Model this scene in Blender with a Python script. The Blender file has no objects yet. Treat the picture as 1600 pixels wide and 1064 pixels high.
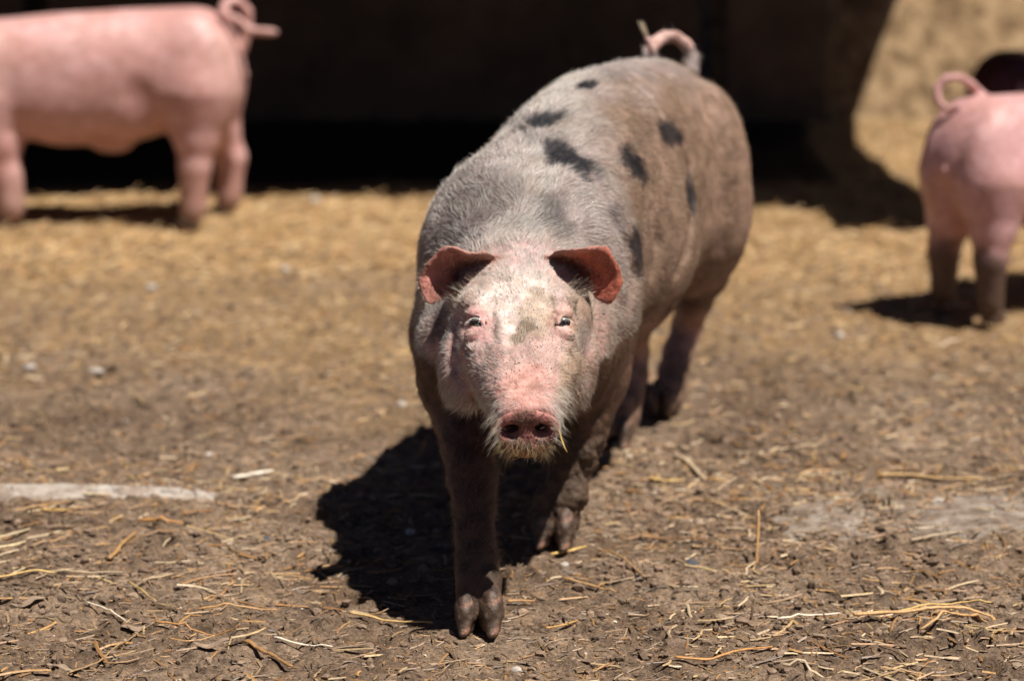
import bpy, math, random
import numpy as np
from mathutils import Vector, Matrix, kdtree

# ------------------------------------------------------------------ camera, sky, sun, exposure
SC = bpy.context.scene
COL = SC.collection
CAMZ, PITCH, FPX = 1.25, math.radians(13.54), 3890.0      # metres, radians, focal length in px of a 1600 px wide picture
cam_data = bpy.data.cameras.new('camera')
cam = bpy.data.objects.new('camera', cam_data)
COL.objects.link(cam)
cam.location = (0, 0, CAMZ)
cam.rotation_euler = (math.pi / 2 - PITCH, 0, 0)
cam_data.sensor_width = 36.0
cam_data.lens = 36.0 * FPX / 1600.0
cam_data.clip_start, cam_data.clip_end = 0.05, 400.0
cam_data.dof.use_dof = True
cam_data.dof.focus_distance = 3.50
cam_data.dof.aperture_fstop = 2.35
cam_data.dof.aperture_blades = 9
SC.camera = cam

SUN_DIR = Vector((0.37, -0.28, 1.0)).normalized()         # towards the sun
elev = math.asin(SUN_DIR.z)
azim = math.atan2(SUN_DIR.x, SUN_DIR.y)
world = bpy.data.worlds.new('World')
SC.world = world
world.use_nodes = True
wn = world.node_tree
bg = wn.nodes['Background']
sky = wn.nodes.new('ShaderNodeTexSky')
sky.sky_type = 'NISHITA'
sky.sun_disc = False
sky.sun_elevation = elev
sky.sun_rotation = azim
sky.air_density = 0.25
sky.dust_density = 0.2
wn.links.new(sky.outputs[0], bg.inputs[0])
bg.inputs[1].default_value = 0.05
sun_data = bpy.data.lights.new('sun', 'SUN')
sun_data.energy = 5.0
sun_data.angle = math.radians(0.53)
sun_data.color = (1.0, 0.95, 0.88)
sun = bpy.data.objects.new('sun', sun_data)
COL.objects.link(sun)
sun.rotation_euler = SUN_DIR.to_track_quat('Z', 'Y').to_euler()
SC.view_settings.view_transform = 'Standard'
SC.view_settings.look = 'None'
SC.view_settings.exposure = 0.45
SC.view_settings.gamma = 1.0
SC.view_settings.use_curve_mapping = False

rng = np.random.default_rng(7)
random.seed(7)

# ------------------------------------------------------------------ general helpers
cP, sP = math.cos(PITCH), math.sin(PITCH)

def ray(px, py):
    a, b = (px - 800) / FPX, -(py - 532) / FPX
    return np.array([a, cP + b * sP, -sP + b * cP])

def at(px, py, Y):
    d = ray(px, py)
    return np.array([0, 0, CAMZ]) + d * (Y / d[1])

def ground_at(px, py, z=0.0):
    d = ray(px, py)
    return np.array([0, 0, CAMZ]) + d * ((z - CAMZ) / d[2])

TAB = np.random.default_rng(11).random((32, 32, 32)).astype(np.float32)

def vnoise(P, scale, seed=0):
    """smooth value noise, 0..1, P is (n,3)"""
    Q = np.asarray(P, dtype=np.float64) / scale + seed * 7.31
    i = np.floor(Q).astype(np.int64)
    f = Q - i
    f = f * f * (3 - 2 * f)
    i0, i1 = i & 31, (i + 1) & 31
    x0, y0, z0 = i0.T
    x1, y1, z1 = i1.T
    fx, fy, fz = f.T
    a = TAB[x0, y0, z0] * (1 - fx) + TAB[x1, y0, z0] * fx
    b = TAB[x0, y1, z0] * (1 - fx) + TAB[x1, y1, z0] * fx
    c = TAB[x0, y0, z1] * (1 - fx) + TAB[x1, y0, z1] * fx
    d = TAB[x0, y1, z1] * (1 - fx) + TAB[x1, y1, z1] * fx
    return (a * (1 - fy) + b * fy) * (1 - fz) + (c * (1 - fy) + d * fy) * fz

def fbm(P, scale, octaves=4, seed=0, gain=0.5):
    s, a, t = 0.0, 1.0, 0.0
    for o in range(octaves):
        s = s + a * vnoise(P, scale / 2 ** o, seed + o)
        t += a
        a *= gain
    return s / t

def sstep(a, b, x):
    t = np.clip((x - a) / (b - a), 0, 1)
    return t * t * (3 - 2 * t)

def mesh_obj(name, V, F, mat=None, parent=None, smooth=True, loc=None, colors=None, link=True):
    me = bpy.data.meshes.new(name)
    V = np.asarray(V, dtype=np.float32)
    if loc is not None:
        V = V - np.asarray(loc, dtype=np.float32)
    F = np.asarray(F)
    n = F.shape[1]
    me.vertices.add(len(V))
    me.vertices.foreach_set('co', V.ravel())
    me.loops.add(F.size)
    me.loops.foreach_set('vertex_index', F.astype(np.int32).ravel())
    me.polygons.add(len(F))
    me.polygons.foreach_set('loop_start', np.arange(0, F.size, n, dtype=np.int32))
    me.polygons.foreach_set('loop_total', np.full(len(F), n, dtype=np.int32))
    me.update(calc_edges=True)
    me.validate()
    me.shade_smooth() if smooth else me.shade_flat()
    if colors is not None:
        ca = me.color_attributes.new('Col', 'FLOAT_COLOR', 'POINT')
        c = np.ones((len(V), 4), dtype=np.float32)
        c[:, :colors.shape[1]] = colors
        ca.data.foreach_set('color', c.ravel())
    if mat:
        me.materials.append(mat)
    o = bpy.data.objects.new(name, me)
    if link:
        COL.objects.link(o)
    if loc is not None:
        o.location = Vector([float(a) for a in loc])
    if parent is not None:
        o.parent = parent
    return o

def empty(name, loc=(0, 0, 0), rz=0.0):
    o = bpy.data.objects.new(name, None)
    o.empty_display_size = 0.1
    COL.objects.link(o)
    o.location = Vector([float(a) for a in loc])
    o.rotation_euler = (0, 0, rz)
    return o

def tag(o, label=None, cat=None, group=None, kind=None):
    for k, v in (('label', label), ('category', cat), ('group', group), ('kind', kind)):
        if v:
            o[k] = v
    return o

# ------------------------------------------------------------------ materials
def new_mat(name):
    m = bpy.data.materials.new(name)
    m.use_nodes = True
    nt = m.node_tree
    return m, nt, nt.nodes['Principled BSDF']

def N(nt, t, **kw):
    n = nt.nodes.new(t)
    for k, v in kw.items():
        if k.startswith('_'):
            setattr(n, k[1:], v)
        else:
            n.inputs[k.replace('__', ' ')].default_value = v
    return n

def ramp(nt, fac, stops):
    r = nt.nodes.new('ShaderNodeValToRGB')
    el = r.color_ramp.elements
    while len(el) > 1:
        el.remove(el[0])
    el[0].position, el[0].color = stops[0][0], (*stops[0][1], 1)
    for p, c in stops[1:]:
        e = el.new(p)
        e.color = (*c, 1)
    nt.links.new(fac, r.inputs[0])
    return r.outputs[0]

def mixc(nt, fac, a, b, mode='MIX'):
    m = nt.nodes.new('ShaderNodeMix')
    m.data_type = 'RGBA'
    m.blend_type = mode
    for sock, v in ((m.inputs[0], fac), (m.inputs[6], a), (m.inputs[7], b)):
        if isinstance(v, (int, float)):
            sock.default_value = v
        elif isinstance(v, tuple):
            sock.default_value = (*v, 1)
        else:
            nt.links.new(v, sock)
    return m.outputs[2]

def noise(nt, scale, detail=4.0, rough=0.55, dist=0.0, coord='Object'):
    tc = nt.nodes.new('ShaderNodeTexCoord')
    n = N(nt, 'ShaderNodeTexNoise', Scale=scale, Detail=detail, Roughness=rough, Distortion=dist)
    nt.links.new(tc.outputs[coord], n.inputs['Vector'])
    return n.outputs['Fac']

def bump(nt, height, strength, dist, normal=None):
    b = N(nt, 'ShaderNodeBump', Strength=strength, Distance=dist)
    nt.links.new(height, b.inputs['Height'])
    if normal is not None:
        nt.links.new(normal, b.inputs['Normal'])
    return b.outputs[0]

def attr(nt, name='Col'):
    a = nt.nodes.new('ShaderNodeAttribute')
    a.attribute_name = name
    return a

def skin_material(name, sss=0.25, rough=0.5, specks=0.0, grain=1.0, lo=0.64, hi=1.22):
    m, nt, b = new_mat(name)
    a = attr(nt)
    n1 = noise(nt, 38, 6, 0.6)
    shade = ramp(nt, n1, [(0.34, (lo, lo * .92, lo * .88)), (0.66, (hi, hi, hi))])
    c = mixc(nt, 1.0, a.outputs['Color'], shade, 'MULTIPLY')
    if specks:
        n2 = noise(nt, 330, 3, 0.7)
        n3 = noise(nt, 26, 3, 0.6)
        mask = N(nt, 'ShaderNodeMath', _operation='MULTIPLY')
        s2 = ramp(nt, n2, [(0.565, (0, 0, 0)), (0.62, (1, 1, 1))])
        s3 = ramp(nt, n3, [(0.42, (0, 0, 0)), (0.62, (1, 1, 1))])
        sp = mixc(nt, 1.0, s2, s3, 'MULTIPLY')
        al = N(nt, 'ShaderNodeMath', _operation='MULTIPLY')
        nt.links.new(sp, al.inputs[0])
        nt.links.new(a.outputs['Alpha'], al.inputs[1])
        c = mixc(nt, al.outputs[0], c, (0.035, 0.022, 0.014))
    nt.links.new(c, b.inputs['Base Color'])
    b.inputs['Roughness'].default_value = rough
    b.inputs['Specular IOR Level'].default_value = 0.35
    b.inputs['Subsurface Weight'].default_value = sss
    b.inputs['Subsurface Radius'].default_value = (1.0, 0.35, 0.2)
    b.inputs['Subsurface Scale'].default_value = 0.008
    nb = noise(nt, 170, 6, 0.7)
    nb2 = noise(nt, 50, 4, 0.6)
    bn = bump(nt, nb, 0.6 * grain, 0.005)
    bn = bump(nt, nb2, 0.45 * grain, 0.010, bn)
    nt.links.new(bn, b.inputs['Normal'])
    return m

M = {}
M['skin'] = skin_material('dusty_pig_skin', 0.18, 0.55, specks=1.0)
M['pink_skin'] = skin_material('clean_pink_skin', 0.08, 0.38, grain=0.4, lo=0.84, hi=1.10)
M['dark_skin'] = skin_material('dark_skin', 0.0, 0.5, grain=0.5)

def hair_material():
    m, nt, b = new_mat('pig_bristle')
    a = attr(nt)
    nt.links.new(a.outputs['Color'], b.inputs['Base Color'])
    b.inputs['Roughness'].default_value = 0.42
    b.inputs['Specular IOR Level'].default_value = 0.45
    b.inputs['Transmission Weight'].default_value = 0.0
    return m
M['hair'] = hair_material()

def hoof_material():
    m, nt, b = new_mat('wet_muddy_hoof')
    n = noise(nt, 60, 5, 0.6)
    c = ramp(nt, n, [(0.38, (0.055, 0.035, 0.024)), (0.52, (0.115, 0.075, 0.052)), (0.66, (0.33, 0.17, 0.115))])
    nt.links.new(c, b.inputs['Base Color'])
    b.inputs['Roughness'].default_value = 0.3
    nt.links.new(bump(nt, noise(nt, 220, 4, 0.7), 0.7, 0.004), b.inputs['Normal'])
    return m
M['hoof'] = hoof_material()

def eye_material():
    m, nt, b = new_mat('dark_wet_eye')
    b.inputs['Base Color'].default_value = (0.012, 0.009, 0.008, 1)
    b.inputs['Roughness'].default_value = 0.06
    b.inputs['Coat Weight'].default_value = 0.2
    return m
M['eye'] = eye_material()

def ground_material():
    m, nt, b = new_mat('dry_trodden_mud')
    a = attr(nt)
    n1 = noise(nt, 3.2, 5, 0.6)
    n2 = noise(nt, 28, 6, 0.65)
    n3 = noise(nt, 190, 4, 0.7)
    base = ramp(nt, n1, [(0.33, (0.125, 0.080, 0.050)), (0.50, (0.205, 0.140, 0.094)), (0.68, (0.290, 0.208, 0.145))])
    mid = ramp(nt, n2, [(0.33, (0.45, 0.42, 0.40)), (0.5, (1.0, 1.0, 1.0)), (0.68, (1.42, 1.38, 1.30))])
    fine = ramp(nt, n3, [(0.30, (0.62, 0.6, 0.58)), (0.5, (1.0, 1.0, 1.0)), (0.70, (1.35, 1.33, 1.28))])
    c = mixc(nt, 1.0, base, mid, 'MULTIPLY')
    c = mixc(nt, 1.0, c, fine, 'MULTIPLY')
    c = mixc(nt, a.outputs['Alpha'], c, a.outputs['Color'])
    c = mixc(nt, 0.55, c, mixc(nt, 1.0, c, fine, 'MULTIPLY'))
    nt.links.new(c, b.inputs['Base Color'])
    b.inputs['Roughness'].default_value = 0.85
    b.inputs['Specular IOR Level'].default_value = 0.25
    bn = bump(nt, n3, 1.0, 0.005)
    bn = bump(nt, n2, 1.0, 0.018, bn)
    nt.links.new(bn, b.inputs['Normal'])
    return m
M['ground'] = ground_material()

def straw_material():
    m, nt, b = new_mat('dry_straw')
    a = attr(nt)
    n = noise(nt, 240, 3, 0.6)
    s = ramp(nt, n, [(0.3, (0.7, 0.66, 0.6)), (0.7, (1.2, 1.18, 1.14))])
    nt.links.new(mixc(nt, 1.0, a.outputs['Color'], s, 'MULTIPLY'), b.inputs['Base Color'])
    b.inputs['Roughness'].default_value = 0.5
    b.inputs['Specular IOR Level'].default_value = 0.45
    return m
M['straw'] = straw_material()

def plain(name, stops, scale, rough=0.85, bs=0.4, bd=0.006, detail=6):
    m, nt, b = new_mat(name)
    n = noise(nt, scale, detail, 0.65)
    nt.links.new(ramp(nt, n, stops), b.inputs['Base Color'])
    b.inputs['Roughness'].default_value = rough
    nt.links.new(bump(nt, noise(nt, scale * 6, 4, 0.7), bs, bd), b.inputs['Normal'])
    return m
M['wall'] = plain('dry_sandy_soil', [(0.42, (0.20, 0.120, 0.055)), (0.5, (0.34, 0.215, 0.105)), (0.58, (0.50, 0.34, 0.185))], 16, 0.85, 1.0, 0.02)
M['board'] = plain('shade_darkened_board', [(0.34, (0.05, 0.034, 0.023)), (0.66, (0.11, 0.076, 0.050))], 5)  # the wall's shade is worked into this board colour
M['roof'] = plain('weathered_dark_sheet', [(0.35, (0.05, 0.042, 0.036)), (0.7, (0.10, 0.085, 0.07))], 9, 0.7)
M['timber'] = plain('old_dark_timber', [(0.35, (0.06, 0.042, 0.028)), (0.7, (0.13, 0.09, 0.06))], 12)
M['concrete'] = plain('worn_pale_concrete', [(0.38, (0.25, 0.19, 0.145)), (0.50, (0.37, 0.31, 0.26)), (0.66, (0.48, 0.42, 0.36))], 22, 0.9, 0.6, 0.004)
M['pebble'] = plain('chalky_white_lump', [(0.35, (0.36, 0.31, 0.26)), (0.65, (0.58, 0.53, 0.47))], 90)
M['dark_stone'] = plain('dark_grey_stone', [(0.35, (0.045, 0.045, 0.05)), (0.65, (0.11, 0.11, 0.12))], 90)
M['flake'] = plain('dusty_husk', [(0.35, (0.24, 0.165, 0.11)), (0.65, (0.36, 0.26, 0.18))], 60)

# ------------------------------------------------------------------ implicit modelling (numpy signed fields -> surface nets)
def smin(a, b, k):
    if k <= 0:
        return np.minimum(a, b)
    h = np.clip(0.5 + 0.5 * (b - a) / k, 0, 1)
    return b * (1 - h) + a * h - k * h * (1 - h)

def smax(a, b, k):
    return -smin(-a, -b, k)

class Prim:
    """f(X,Y,Z) -> distance ; op +1 add, -1 carve ; lo/hi its box"""
    def __init__(s, f, lo, hi, k=0.02, op=1):
        s.f, s.lo, s.hi, s.k, s.op = f, np.array(lo, float), np.array(hi, float), k, op

def ellipsoid(c, r, R=None, k=0.02, op=1):
    c, r = np.array(c, float), np.array(r, float)
    R = np.eye(3) if R is None else np.array(R, float)       # rows: local axes in world space
    def f(X, Y, Z):
        X, Y, Z = X - c[0], Y - c[1], Z - c[2]
        a = (R[0, 0] * X + R[0, 1] * Y + R[0, 2] * Z)
        b = (R[1, 0] * X + R[1, 1] * Y + R[1, 2] * Z)
        d = (R[2, 0] * X + R[2, 1] * Y + R[2, 2] * Z)
        k0 = np.sqrt((a / r[0]) ** 2 + (b / r[1]) ** 2 + (d / r[2]) ** 2) + 1e-9
        k1 = np.sqrt((a / r[0] ** 2) ** 2 + (b / r[1] ** 2) ** 2 + (d / r[2] ** 2) ** 2) + 1e-9
        return k0 * (k0 - 1) / k1
    ext = np.sqrt(((R * r[:, None]) ** 2).sum(0))
    return Prim(f, c - ext, c + ext, k, op)

def cone(a, b, ra, rb, k=0.02, op=1):
    a, b = np.array(a, float), np.array(b, float)
    d = b - a
    L2 = float(d @ d) + 1e-12
    def f(X, Y, Z):
        t = np.clip(((X - a[0]) * d[0] + (Y - a[1]) * d[1] + (Z - a[2]) * d[2]) / L2, 0, 1)
        return np.sqrt((X - a[0] - t * d[0]) ** 2 + (Y - a[1] - t * d[1]) ** 2 + (Z - a[2] - t * d[2]) ** 2) - (ra + (rb - ra) * t)
    r = max(ra, rb)
    return Prim(f, np.minimum(a, b) - r, np.maximum(a, b) + r, k, op)

def chain(pts, k=0.02):
    """pts: list of (xyz, radius)"""
    return [cone(pts[i][0], pts[i + 1][0], pts[i][1], pts[i + 1][1], k) for i in range(len(pts) - 1)]

def loft(O, ax, up, S, HW, TOP, BOT, CL=None, n=2.2, k=0.03, cap=(0.05, 0.05), CV=None):
    """organic tube: sections along ax at S; half width, height above and below the axis"""
    O = np.array(O, float)
    ax = np.array(ax, float); ax /= np.linalg.norm(ax)
    up = np.array(up, float); up -= ax * (up @ ax); up /= np.linalg.norm(up)
    la = np.cross(ax, up)
    S = np.array(S, float)
    CL = np.zeros(len(S)) if CL is None else np.array(CL, float)
    CV = np.zeros(len(S)) if CV is None else np.array(CV, float)
    fine = np.linspace(S[0], S[-1], 160)
    def sm(v):
        w = np.interp(fine, S, v)
        ker = np.hanning(19); ker /= ker.sum()
        return np.convolve(np.pad(w, 9, mode='edge'), ker, mode='valid')
    hw_, tp_, bt_, cl_, cv_ = map(sm, (np.array(HW, float), np.array(TOP, float), np.array(BOT, float), CL, CV))
    def f(X, Y, Z):
        X, Y, Z = X - O[0], Y - O[1], Z - O[2]
        s = X * ax[0] + Y * ax[1] + Z * ax[2]
        l = X * la[0] + Y * la[1] + Z * la[2]
        v = X * up[0] + Y * up[1] + Z * up[2]
        sc = np.clip(s, S[0], S[-1])
        g = lambda t: np.interp(sc, fine, t)
        l = l - g(cl_)
        v = v - g(cv_)
        t = np.where(s < S[0] + cap[0], (S[0] + cap[0] - s) / cap[0], np.where(s > S[-1] - cap[1], (s - S[-1] + cap[1]) / cap[1], 0))
        q = np.sqrt(np.clip(1 - np.minimum(t, 1) ** 2, 0.01, 1))
        hw = g(hw_) * q
        hh = np.where(v > 0, g(tp_), g(bt_)) * q
        rho = ((np.abs(l) / hw) ** n + (np.abs(v) / hh) ** n) ** (1 / n) + 1e-6
        r = np.sqrt(l * l + v * v) + 1e-9
        d = r * (1 - 1 / rho)
        d = np.maximum(d, -np.minimum(hw, hh))
        return d + np.maximum(t - 1, 0) * np.where(s < 0.5 * (S[0] + S[-1]), cap[0], cap[1])
    pts = []
    for s, w, tt, bb, c, cv in zip(S, HW, TOP, BOT, CL, CV):
        for sl in (-1, 1):
            pts.append(O + ax * s + la * (c + sl * w) + up * (cv + tt))
            pts.append(O + ax * s + la * (c + sl * w) + up * (cv - bb))
    pts = np.array(pts)
    return Prim(f, pts.min(0), pts.max(0), k, 1)

def cloud(P, R, k=0.008, op=1):
    """union of many small spheres: sheets such as ears"""
    P, R = np.asarray(P, float), np.asarray(R, float)
    kd = kdtree.KDTree(len(P))
    for i, p in enumerate(P):
        kd.insert(p, i)
    kd.balance()
    def f(X, Y, Z):
        X, Y, Z = np.broadcast_arrays(X, Y, Z)
        Q = np.stack([X.ravel(), Y.ravel(), Z.ravel()], 1)
        out = np.empty(len(Q))
        for i, q in enumerate(Q):
            _, j, d = kd.find(q)
            out[i] = d - R[j]
        return out.reshape(X.shape)
    r = R.max()
    pr = Prim(f, P.min(0) - r, P.max(0) + r, k, op)
    pr.kd = kd
    return pr

def eval_points(prims, P):
    P = np.atleast_2d(np.asarray(P, float))
    F = np.full(len(P), 0.5)
    for p in prims:
        m = 0.02 + p.k
        w = np.all((P > p.lo - m) & (P < p.hi + m), axis=1)
        if not w.any():
            continue
        d = p.f(P[w, 0], P[w, 1], P[w, 2])
        F[w] = smin(F[w], d, p.k) if p.op > 0 else smax(F[w], -d, p.k)
    return F

def surf(prims, px, py, y0=3.0, y1=4.9, step=0.004):
    """first point of the body met by the line of sight through photograph point (px, py)"""
    Y = np.arange(y0, y1, step)
    d = ray(px, py)
    P = np.array([0, 0, CAMZ])[None] + d[None] * (Y / d[1])[:, None]
    F = eval_points(prims, P)
    i = np.argmax(F < 0)
    if F[i] >= 0:
        return P[np.argmin(F)]
    t = F[i - 1] / (F[i - 1] - F[i] + 1e-9) if i else 0
    return P[i - 1] + (P[i] - P[i - 1]) * t

def graded(spec):
    """spec: [(x0, x1, step), ...]"""
    out = [spec[0][0]]
    for a, b, h in spec:
        n = max(1, int(round((b - a) / h)))
        out += list(a + (b - a) * (np.arange(n) + 1) / n)
    return np.array(out)

def surface_nets(prims, gx, gy, gz):
    F = np.full((len(gx), len(gy), len(gz)), 0.5, dtype=np.float32)
    for p in prims:
        m = 0.012 + p.k
        sl = []
        for g, lo, hi in zip((gx, gy, gz), p.lo - m, p.hi + m):
            a, b = np.searchsorted(g, lo), np.searchsorted(g, hi)
            sl.append(slice(a, b))
        if any(s.stop <= s.start for s in sl):
            continue
        X, Y, Z = gx[sl[0]][:, None, None], gy[sl[1]][None, :, None], gz[sl[2]][None, None, :]
        sub = F[tuple(sl)]
        d = p.f(X, Y, Z).astype(np.float32)
        F[tuple(sl)] = smin(sub, d, p.k) if p.op > 0 else smax(sub, -d, p.k)
    # never cut at the border of the box
    F[0], F[-1], F[:, 0], F[:, -1], F[:, :, 0], F[:, :, -1] = (0.5,) * 6
    nx, ny, nz = F.shape
    strides = np.array([ny * nz, nz, 1])
    ids, pts, edges = [], [], []
    inside = F < 0
    G = (gx, gy, gz)
    for axis in range(3):
        a = [slice(None)] * 3; b = [slice(None)] * 3
        a[axis], b[axis] = slice(0, -1), slice(1, None)
        cr = np.argwhere(inside[tuple(a)] != inside[tuple(b)])
        i, j, k = cr.T
        f0 = F[i, j, k]
        e = cr.copy(); e[:, axis] += 1
        f1 = F[e[:, 0], e[:, 1], e[:, 2]]
        t = f0 / (f0 - f1)
        pos = np.stack([gx[i], gy[j], gz[k]], 1)
        pos[:, axis] += t * (G[axis][e[:, axis]] - G[axis][cr[:, axis]])
        u, v = (axis + 1) % 3, (axis + 2) % 3
        quad = []
        for du, dv in ((-1, -1), (0, -1), (0, 0), (-1, 0)):
            c = cr.copy(); c[:, u] += du; c[:, v] += dv
            quad.append(c @ strides)
        quad = np.stack(quad, 1)
        flip = f0 > 0
        quad[flip] = quad[flip][:, ::-1]
        edges.append(quad)
        for q in range(4):
            ids.append(quad[:, q]); pts.append(pos)
    ids = np.concatenate(ids); pts = np.concatenate(pts)
    uniq, inv = np.unique(ids, return_inverse=True)
    cnt = np.bincount(inv)
    V = np.stack([np.bincount(inv, weights=pts[:, c]) / cnt for c in range(3)], 1)
    Q = np.searchsorted(uniq, np.concatenate(edges))
    return V, Q

def relax(V, Q, it=1, lam=0.5):
    for _ in range(it):
        S = np.zeros_like(V); C = np.zeros(len(V))
        for a, b in ((0, 1), (1, 2), (2, 3), (3, 0)):
            for c in range(3):
                S[:, c] += np.bincount(Q[:, a], weights=V[Q[:, b], c], minlength=len(V))
                S[:, c] += np.bincount(Q[:, b], weights=V[Q[:, a], c], minlength=len(V))
            C += np.bincount(Q[:, a], minlength=len(V)) + np.bincount(Q[:, b], minlength=len(V))
        V = V + lam * (S / np.maximum(C, 1)[:, None] - V)
    return V

def vnormals(V, Q):
    n = np.cross(V[Q[:, 2]] - V[Q[:, 0]], V[Q[:, 3]] - V[Q[:, 1]])
    Nn = np.zeros_like(V)
    for q in range(4):
        for c in range(3):
            Nn[:, c] += np.bincount(Q[:, q], weights=n[:, c], minlength=len(V))
    return Nn / (np.linalg.norm(Nn, axis=1)[:, None] + 1e-12)

def unit(v):
    v = np.asarray(v, float)
    return v / (np.linalg.norm(v, axis=-1, keepdims=True) + 1e-12)

# ------------------------------------------------------------------ the ground
FEET_AT = [(-0.05, 3.41), (0.075, 3.80), (0.19, 4.37), (0.29, 4.55)]

_hp = np.random.default_rng(77)
HOOF_PRINTS = [(float(_hp.uniform(-1.1, 1.1)), float(_hp.uniform(3.15, 5.2)), float(_hp.uniform(.022, .034))) for _ in range(70)]

def ground_height(x, y):
    x, y = np.asarray(x, float), np.asarray(y, float)
    P = np.stack([x, y, np.zeros_like(x)], -1).reshape(-1, 3)
    h = (fbm(P, 0.9, 3, 3) - 0.5) * 0.035
    h += (fbm(P, 0.16, 4, 9) - 0.5) * 0.038
    h += np.abs(fbm(P, 0.05, 3, 21) - 0.5) * 0.046 - 0.008
    h += (fbm(P, 0.015, 3, 33) - 0.5) * 0.011
    rise = sstep(7.75, 8.1, P[:, 1]) * 0.035
    for hx_, hy_, rr_ in HOOF_PRINTS:                            # old hoof prints pressed in the mud
        d2 = (P[:, 0] - hx_) ** 2 + (P[:, 1] - hy_) ** 2
        q = np.sqrt(d2) / rr_
        h += 0.010 * np.exp(-((q - 1.25) / .3) ** 2) - 0.016 * np.exp(-q ** 4)
    for fx, fy in FEET_AT:                                     # feet press the ground level
        h *= 1 - 0.9 * np.exp(-(((P[:, 0] - fx) ** 2 + (P[:, 1] - fy) ** 2) / 0.07 ** 2))
    return (h + rise).reshape(x.shape)

def build_ground():
    gx = graded([(-70, -12, 8), (-12, -3, 0.5), (-3, -1.15, 0.05), (-1.15, 1.15, 0.0058), (1.15, 3, 0.05), (3, 12, 0.5), (12, 70, 8)])
    gy = graded([(-60, -4, 8), (-4, 2.4, 0.4), (2.4, 3.0, 0.05), (3.0, 4.6, 0.0058), (4.6, 6.0, 0.012), (6.0, 9, 0.03), (9, 14, 0.5), (14, 90, 8)])
    X, Y = np.meshgrid(gx, gy, indexing='ij')
    Z = ground_height(X, Y)
    far = sstep(9, 14, np.hypot(X, Y - 2))
    Z = Z * (1 - far)
    V = np.stack([X, Y, Z], -1).reshape(-1, 3)
    nx, ny = len(gx), len(gy)
    I = (np.arange(nx - 1)[:, None] * ny + np.arange(ny - 1)[None, :]).ravel()
    Q = np.stack([I, I + ny, I + ny + 1, I + 1], 1)
    # straw dust lies thick towards the shelter, thin and patchy in the yard; pale dust by the kerb
    P = V.copy(); P[:, 2] = 0
    n = fbm(P, 0.5, 4, 5)
    gold = sstep(4.2, 6.0, V[:, 1] + (n - 0.5) * 2.2) * 0.85
    C = np.zeros((len(V), 4), np.float32)
    C[:, :3] = (0.34, 0.215, 0.10)
    C[:, 3] = gold
    dust = np.exp(-((V[:, 1] - 4.00) / 0.10) ** 2) * sstep(0.42, 0.60, V[:, 0] + (n - .5) * .2) * sstep(0.36, 0.54, fbm(P, 0.12, 4, 8) )
    dust = np.clip(dust * 1.0, 0, 1)
    C[dust > 0.02, :3] = (0.36, 0.29, 0.22)
    C[:, 3] = np.maximum(C[:, 3] * (dust <= 0.02), dust)
    # floor under the shelter roof: its deep shade painted into the ground colour
    dim = sstep(7.0, 7.25, V[:, 1] + (n - .5) * .2) * sstep(1.0, 0.9, V[:, 0] + (n - .5) * .1)
    C[dim > .5, :3] = (0.030, 0.020, 0.013)
    C[:, 3] = np.where(dim > .5, dim, C[:, 3])
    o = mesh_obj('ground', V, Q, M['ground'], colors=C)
    return tag(o, kind='structure')
build_ground()

# ------------------------------------------------------------------ pigs: hoofs, hair, shared pieces
def claw_data():
    prims = [ellipsoid((0.0, 0, 0.026), (0.030, 0.0150, 0.034)),
             cone((0.030, -0.002, 0.006), (0.006, 0, 0.034), 0.0065, 0.014, k=0.008),
             cone((-0.020, 0, 0.008), (-0.010, 0, 0.030), 0.010, 0.012, k=0.01),
             ellipsoid((0, 0, -0.10), (0.5, 0.5, 0.10), k=0.003, op=-1)]
    g = np.arange(-0.042, 0.0421, 0.0028)
    V, Q = surface_nets(prims, g, g, np.arange(-0.006, 0.070, 0.0028))
    V = relax(V, Q, 1)
    V = V + vnormals(V, Q) * ((fbm(V, .010, 3, 5) - .5) * .005)[:, None]
    return mesh_obj('hoof', V, Q, M['hoof'], link=False)
CLAW = claw_data()
CLAW_SMALL = None

def add_hoofs(root, root_loc, foot, yaw, scale=1.0, tilt=0.0, lift=0.0, spread=0.0165):
    """two claws and two dewclaws of one foot; foot = world point on the ground, yaw = heading"""
    f = np.array([math.cos(yaw), math.sin(yaw)]); l = np.array([-f[1], f[0]])
    for sd in (-1, 1):
        o = CLAW.copy(); COL.objects.link(o)
        o.name = 'hoof'
        p = np.array([foot[0], foot[1]]) + l * sd * spread * scale
        o.parent = root
        o.location = (p[0] - root_loc[0], p[1] - root_loc[1], foot[2] + lift - root_loc[2])
        o.rotation_euler = (0, tilt, yaw + sd * 0.10)
        o.scale = (scale * (1.0 + 0.06 * sd),) * 3
        d = CLAW.copy(); COL.objects.link(d)
        d.name = 'dewclaw'
        p = np.array([foot[0], foot[1]]) - f * 0.040 * scale + l * sd * 0.020 * scale
        d.parent = root
        d.location = (p[0] - root_loc[0], p[1] - root_loc[1], foot[2] + lift + 0.030 * scale - root_loc[2])
        d.rotation_euler = (0, tilt - 0.3, yaw)
        d.scale = (0.36 * scale, 0.5 * scale, 0.5 * scale)

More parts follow.
